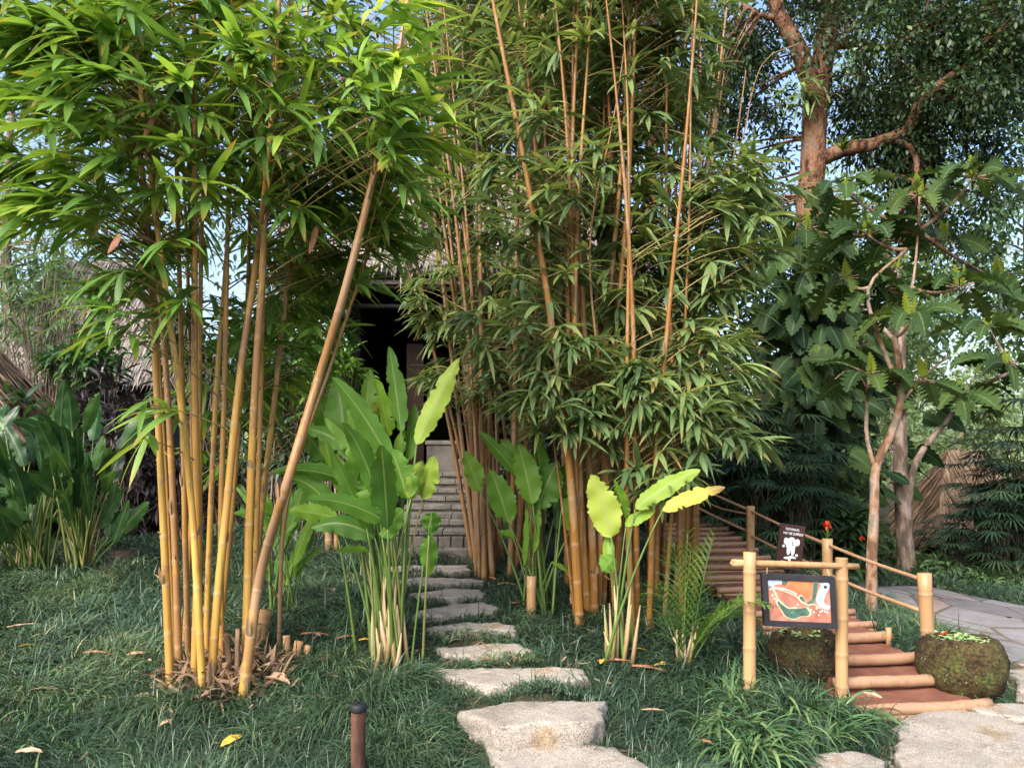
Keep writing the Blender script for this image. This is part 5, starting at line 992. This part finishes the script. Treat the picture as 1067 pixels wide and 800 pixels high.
# shrubs
def bush(label, px, py, Yb, rx, ry, n, mat, LL, LW, k=9, group=None, name='shrub', kind='lance', spread=.2):
    c = P(px, py, Yb); R = np.array([rx / F * Yb, rx / F * Yb * .7, ry / F * Yb]); g = gp(c[0], c[1]); t = thing(name, g, label, 'shrub', group); m, ms = M(), M()
    v = nrm(rng.normal(size=(n, 3))) * (U(0, 1, n) ** .42)[:, None]; C = c + v * R; C[:, 2] = np.maximum(C[:, 2], ground(C[:, 0], C[:, 1]) + .05)
    tt = np.linspace(0, 1, 5)[None, :, None]; root = g + rng.normal(0, .12, (n, 3)) * [1, 1, 0] - [0, 0, .05]; md = root * .4 + C * .6; md[:, :2] = root[:, :2] * .7 + C[:, :2] * .3
    tubes(ms, root[:, None] * (1 - tt) ** 2 + 2 * md[:, None] * tt * (1 - tt) + C[:, None] * tt ** 2, np.array([[.014, .011, .009, .007, .004]]), 5)
    own = np.repeat(np.arange(n), k); N2 = len(own); d = nrm(rng.normal(0, .8, (N2, 3)) + nrm(C - c)[own] * .6 + [0, -.2, .2]); leaves(m, C[own] + d * U(0, spread * .3, N2)[:, None], d, LL * U(.6, 1.15, N2), LW * U(.7, 1.15, N2), U(.2, .8, N2), U(-.6, .6, N2), kind, 5, .2, rnd=np.clip(np.repeat(U(0, .8, n), k) * .6 + U(0, .45, N2), 0, 1))
    m.build('foliage', MT[mat], t); ms.build('stems', MT['bark_grey'], t); return t
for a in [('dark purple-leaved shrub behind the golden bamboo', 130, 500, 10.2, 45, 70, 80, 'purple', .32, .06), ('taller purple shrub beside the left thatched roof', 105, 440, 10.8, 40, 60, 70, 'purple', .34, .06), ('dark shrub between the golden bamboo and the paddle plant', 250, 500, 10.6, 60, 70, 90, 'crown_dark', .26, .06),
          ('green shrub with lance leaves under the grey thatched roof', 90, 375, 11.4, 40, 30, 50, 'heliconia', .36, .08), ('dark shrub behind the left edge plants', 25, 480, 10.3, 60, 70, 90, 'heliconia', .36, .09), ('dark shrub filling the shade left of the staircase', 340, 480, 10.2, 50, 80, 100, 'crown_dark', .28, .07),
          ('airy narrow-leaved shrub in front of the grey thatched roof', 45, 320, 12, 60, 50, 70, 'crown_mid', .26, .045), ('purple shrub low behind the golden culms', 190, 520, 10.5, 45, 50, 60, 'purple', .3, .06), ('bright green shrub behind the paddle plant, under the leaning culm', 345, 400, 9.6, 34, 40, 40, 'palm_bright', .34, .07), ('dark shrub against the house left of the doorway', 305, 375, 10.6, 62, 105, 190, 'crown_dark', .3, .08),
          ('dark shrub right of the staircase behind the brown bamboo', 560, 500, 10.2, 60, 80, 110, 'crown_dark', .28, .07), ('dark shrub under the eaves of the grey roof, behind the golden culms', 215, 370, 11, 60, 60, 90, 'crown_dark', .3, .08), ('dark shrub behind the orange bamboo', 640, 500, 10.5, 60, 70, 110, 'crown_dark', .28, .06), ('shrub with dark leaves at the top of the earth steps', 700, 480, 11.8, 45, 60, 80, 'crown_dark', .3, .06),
          ('low leafy shrub under the thatched hut by the flagged path', 985, 600, 11.4, 35, 20, 60, 'crown_mid', .18, .06), ('low green shrub at the far side of the flagged path', 1040, 612, 10.9, 36, 16, 60, 'crown_mid', .18, .06), ('low shrub behind the grey forked trunk', 920, 585, 12.5, 40, 28, 70, 'crown_mid', .2, .06), ('leafy shrub right of the middle handrail post', 885, 580, 9.4, 24, 40, 45, 'philo', .3, .13),
          ('dark shrub at the foot of the big tree', 850, 570, 11, 30, 30, 50, 'philo', .3, .12)]:
    bush(*a)
# fan palms
def fan_palm_mesh(nf, hgt, R):
    m, ms = M(), M()
    for i in range(nf):
        a = U(0, 6.283); hz = hgt * U(.12, 1.0); b = np.array([rng.normal(0, .12), rng.normal(0, .12), 0]); out = np.array([math.cos(a), math.sin(a), U(-.1, .9)]); c = b + [0, 0, hz] + nrm(out) * U(.25, .6)
        ss = np.linspace(0, 1, 6)[:, None]; md = b + [0, 0, hz]; tube(ms, b * (1 - ss) ** 2 + 2 * md * ss * (1 - ss) + c * ss ** 2, np.linspace(.011, .005, 6), 5, cap=False)
        d = nrm(nrm(out) * [1, 1, .4] + [0, 0, -.25]); sd = nrm(np.cross(d, Z)); nl = 15; an = np.linspace(-1.75, 1.75, nl); up = np.cross(sd, d)
        dv = nrm(d * np.cos(an)[:, None] + sd * np.sin(an)[:, None] + up * .12); leaves(m, np.tile(c, (nl, 1)), dv, R * U(.85, 1.1, nl) * (1 - .12 * np.abs(an)), .034, U(.25, .5, nl), 0, 'strap', 5, .3, rnd=np.clip(U(0, .8) + rng.normal(0, .08, nl), 0, 1))
    return m.mesh('fronds', MT['palm']), ms.mesh('stems', MT['stem_dark'])
FP_ = [fan_palm_mesh(30, 1.7, .5), fan_palm_mesh(26, 1.4, .45), fan_palm_mesh(34, 2.0, .5)]
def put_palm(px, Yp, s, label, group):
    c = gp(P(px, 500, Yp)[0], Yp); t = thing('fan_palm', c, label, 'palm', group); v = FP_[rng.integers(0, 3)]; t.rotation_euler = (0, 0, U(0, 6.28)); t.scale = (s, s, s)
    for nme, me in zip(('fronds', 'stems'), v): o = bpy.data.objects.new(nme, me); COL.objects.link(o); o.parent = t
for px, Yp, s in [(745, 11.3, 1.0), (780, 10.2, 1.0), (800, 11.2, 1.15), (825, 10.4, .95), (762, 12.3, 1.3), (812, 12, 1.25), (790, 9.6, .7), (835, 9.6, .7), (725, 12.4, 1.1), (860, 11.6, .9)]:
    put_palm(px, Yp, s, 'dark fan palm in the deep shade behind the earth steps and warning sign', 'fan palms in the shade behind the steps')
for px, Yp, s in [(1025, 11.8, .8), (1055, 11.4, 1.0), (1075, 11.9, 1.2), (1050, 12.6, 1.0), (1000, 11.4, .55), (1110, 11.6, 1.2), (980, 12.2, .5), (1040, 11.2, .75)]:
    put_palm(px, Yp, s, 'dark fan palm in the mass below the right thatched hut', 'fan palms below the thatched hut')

# ------------------------------------------------------------------ house, huts
def thatch_roof(t, eave, ridge, mat, straw, nstraw=2600, th=.28, name='roof'):
    """eave: 4 corners (counter-clockwise), ridge: 2 points; hipped thatch with shaggy straw"""
    m = M(); E = np.array(eave, float); Rg = np.array(ridge, float); quads = [(E[0], E[1], Rg[1], Rg[0]), (E[2], E[3], Rg[0], Rg[1])]; tris = [(E[1], E[2], Rg[1]), (E[3], E[0], Rg[0])]
    n = 14; ms = M()
    for f in quads + [(a, b, c, c) for a, b, c in tris]:
        a, b, c, d = [np.array(x) for x in f]; V = []
        for i in range(n + 1):
            for j in range(n + 1):
                u, v = i / n, j / n; p = (a * (1 - u) + b * u) * (1 - v) + (d * (1 - u) + c * u) * v; p = p + [0, 0, -.12 * math.sin(v * math.pi)] + rng.normal(0, .015, 3); V.append(p)
        ii = np.arange((n + 1) ** 2).reshape(n + 1, n + 1); m.add(V, np.stack([ii[:-1, :-1], ii[1:, :-1], ii[1:, 1:], ii[:-1, 1:]], -1))
        k = int(nstraw); u, v = U(0, 1, k)[:, None], (U(0, 1, k) ** 1.2)[:, None]; p = (a * (1 - u) + b * u) * (1 - v) + (d * (1 - u) + c * u) * v; p[:, 2] += -.12 * np.sin(v[:, 0] * math.pi) + .03; dn = nrm(((a + b) - (c + d)) / 2); nf = nrm(np.cross(b - a, d - a)); nf = nf if nf[2] > 0 else -nf
        leaves(ms, p, nrm(dn + nf * U(-.02, .16, k)[:, None] + rng.normal(0, .09, (k, 3))), U(.25, .6, k), U(.015, .035, k), .12, U(-.5, .5, k), 'strap', 3, .2)
        m.add(np.array([a, b, b - [0, 0, th], a - [0, 0, th]]) * 1.0 + 0, [[0, 1, 2, 3]])
    o = m.build(name, MT[mat], t); s = ms.build('straw', MT[straw]); sub(s, o); return o
hx0, hx1, hy0, hy1 = -2.5, 1.4, 11.3, 15.5; zf, ze = 1.45, 4.05
hs = thing('thatched_house', (-1, 11.3, .6), 'dark timber house with a thatched roof behind the bamboo', 'house')
m = M(); box(m, (hx0, hy0 + .02, .3), (hx1, hy1, zf)); m.build('plinth', MT['masonry'], hs, smooth=False)
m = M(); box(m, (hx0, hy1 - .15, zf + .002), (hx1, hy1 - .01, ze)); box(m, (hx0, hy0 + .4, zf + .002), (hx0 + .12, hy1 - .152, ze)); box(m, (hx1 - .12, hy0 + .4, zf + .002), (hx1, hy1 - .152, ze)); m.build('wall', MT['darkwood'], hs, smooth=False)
m = M(); box(m, (hx0 - .2, hy0 - .1, ze + .01), (hx1 + .2, hy1 + .1, ze + .06)); m.build('ceiling', MT['darkwood'], hs, smooth=False)
for x in (hx0 + .15, hx1 - .15):
    m = M(); box(m, (x - .1, hy0 + .1, zf + .003), (x + .1, hy0 + .3, ze)); bevel(m.build('post', MT['darkwood'], hs, smooth=False), .01)
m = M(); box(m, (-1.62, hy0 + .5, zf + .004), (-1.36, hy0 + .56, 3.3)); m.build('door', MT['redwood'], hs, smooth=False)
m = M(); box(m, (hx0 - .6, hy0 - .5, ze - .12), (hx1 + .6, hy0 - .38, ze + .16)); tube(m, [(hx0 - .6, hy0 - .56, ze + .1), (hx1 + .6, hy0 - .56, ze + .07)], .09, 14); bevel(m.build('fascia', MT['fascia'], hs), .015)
m = M(); tube(m, [(hx0, hy0 - .3, ze - .32), (hx1, hy0 - .3, ze - .36)], .035, 10); m.build('beam', MT['fascia'], hs)
thatch_roof(hs, [(hx0 - .7, hy0 - .55, ze + .22), (hx1 + .7, hy0 - .55, ze + .22), (hx1 + .7, hy1 + .6, ze + .22), (hx0 - .7, hy1 + .6, ze + .22)], [(-1.5, 13.3, 6.6), (.3, 13.3, 6.6)], 'thatch_grey', 'straw_grey')
def hut(label, x, y, w, d, z0, ze, zr, mat, straw, n=1500):
    t = thing('thatched_hut', gp(x, y), label, 'hut'); gz = gp(x, y)[2]
    m = M(); box(m, (x - w * .36, y - d * .36, gz - .2), (x + w * .36, y + d * .36, ze + .15)); m.build('wall', MT['darkwood'], t, smooth=False)
    thatch_roof(t, [(x - w / 2, y - d / 2, ze), (x + w / 2, y - d / 2, ze), (x + w / 2, y + d / 2, ze), (x - w / 2, y + d / 2, ze)], [(x - w * .12, y, zr), (x + w * .12, y, zr)], mat, straw, n, .15)
c = P(1003, 475, 15.2); hut('thatched hut with a shaggy brown roof behind the palms on the right', c[0], 15.2, 2.5, 2.5, 0, .05, 1.66, 'thatch', 'straw', 1300)
c = P(100, 300, 16); hut('hut with a tall grey thatched roof behind the golden bamboo', c[0], 16, 5.2, 4, 0, 3.0, 5.6, 'thatch_grey', 'straw_grey', 2600)
c = P(-20, 360, 9.8); hut('low brown thatched roof at the left edge', c[0] - .75, 10.4, 2.6, 2.6, 0, 1.85, 3.3, 'thatch', 'straw', 1800)

# stone staircase up to the house
sx0, sx1 = P(403, 0, 8.5)[0], P(497, 0, 8.5)[0]
st = thing('stone_staircase', ((sx0 + sx1) / 2, 8.5, .5), 'grey stone staircase climbing to the dark doorway', 'staircase')
edge = [552, 542, 535, 526, 517, 509, 500, 492]
for k, py in enumerate(edge):
    y0 = 8.5 + .235 * k; zt = P(0, py, y0)[2]; xl = sx0 + .03 * k; xr = sx1 - .015 * k - (.02 if k else 0)
    m = M(); xb = np.linspace(xl, xr, 4) + np.r_[0, rng.normal(0, .04, 2), 0]
    for a, b in zip(xb[:-1], xb[1:]): box(m, (a + .003, y0 - .012, zt - .055), (b - .003, y0 + .3, zt + rng.normal(0, .002)))
    bevel(m.build('step', MT['stair'], st, smooth=False), .008)
    m = M(); box(m, (xl + .01, y0 + .015, .2), (xr - .01, y0 + (.236 if k < 7 else 1.1), zt - .057)); m.build('riser', MT['masonry'], st, smooth=False)
m = M(); zt = P(0, 553, 8.5)[2]
for a, b in zip(np.linspace(sx0, sx1, 8)[:-1], np.linspace(sx0, sx1, 8)[1:]): box(m, (a + .006, 8.49, zt - .2), (b - .006, 8.515, zt - .06))
box(m, (sx0 - .02, 8.3, .3), (sx1 + .02, 8.485, P(0, 572, 8.3)[2])); bevel(m.build('base_course', MT['masonry'], st, smooth=False), .012)
m = M(); a, b = P(446, 459, 10.6), P(478, 459, 10.6); box(m, (a[0], 10.42, .5), (b[0], 10.75, a[2] - .06)); bevel(m.build('pier', MT['masonry'], st, smooth=False), .02)
m = M(); box(m, (a[0] - .02, 10.4, a[2] - .058), (b[0] + .02, 10.77, a[2])); bevel(m.build('coping', MT['stair'], st, smooth=False), .01)
m = M(); box(m, (b[0] + .004, 10.3, .4), (b[0] + .5, 10.8, a[2] - .25)); box(m, (a[0] - .8, 10.45, .4), (a[0] - .45, 10.75, a[2] - .2)); bevel(m.build('side_wall', MT['masonry'], st, smooth=False), .02)

# ------------------------------------------------------------------ camera, light
cam = bpy.data.cameras.new('camera'); co = bpy.data.objects.new('camera', cam); COL.objects.link(co); S.camera = co
co.location = (0, 0, H); co.rotation_euler = (math.pi / 2, 0, 0); cam.sensor_width = 36; cam.lens = 36 * F / 1067; cam.shift_y = (HZ - 400) / 1067; cam.clip_end = 2000
wd = bpy.data.worlds.new('World'); S.world = wd; wd.use_nodes = True; nt = wd.node_tree
bg = nt.nodes['Background']; sky = nt.nodes.new('ShaderNodeTexSky'); sky.sky_type = 'NISHITA'; sky.sun_disc = False
EL, AZ = math.radians(44), math.radians(212)        # sun behind the camera, a little to the left
sky.sun_elevation = EL; sky.sun_rotation = AZ; sky.air_density = 1.; sky.dust_density = 4.; sky.ozone_density = 1.
nt.links.new(sky.outputs[0], bg.inputs[0]); bg.inputs[1].default_value = .15
sl = bpy.data.lights.new('sun', 'SUN'); so = bpy.data.objects.new('sun', sl); COL.objects.link(so); sl.energy = 1.9; sl.angle = math.radians(40); sl.color = (1., .965, .91)
from mathutils import Vector
sv = Vector((math.sin(AZ) * math.cos(EL), math.cos(AZ) * math.cos(EL), math.sin(EL)))
so.rotation_euler = sv.to_track_quat('Z', 'Y').to_euler(); so.location = sv * 30
S.view_settings.view_transform = 'Standard'; S.view_settings.look = 'None'; S.view_settings.gamma = 1; S.view_settings.exposure = 1.45
S.cycles.use_denoising = True; S.cycles.max_bounces = 6; S.cycles.diffuse_bounces = 4; S.cycles.glossy_bounces = 2; S.cycles.transmission_bounces = 3; S.cycles.caustics_reflective = False; S.cycles.caustics_refractive = False
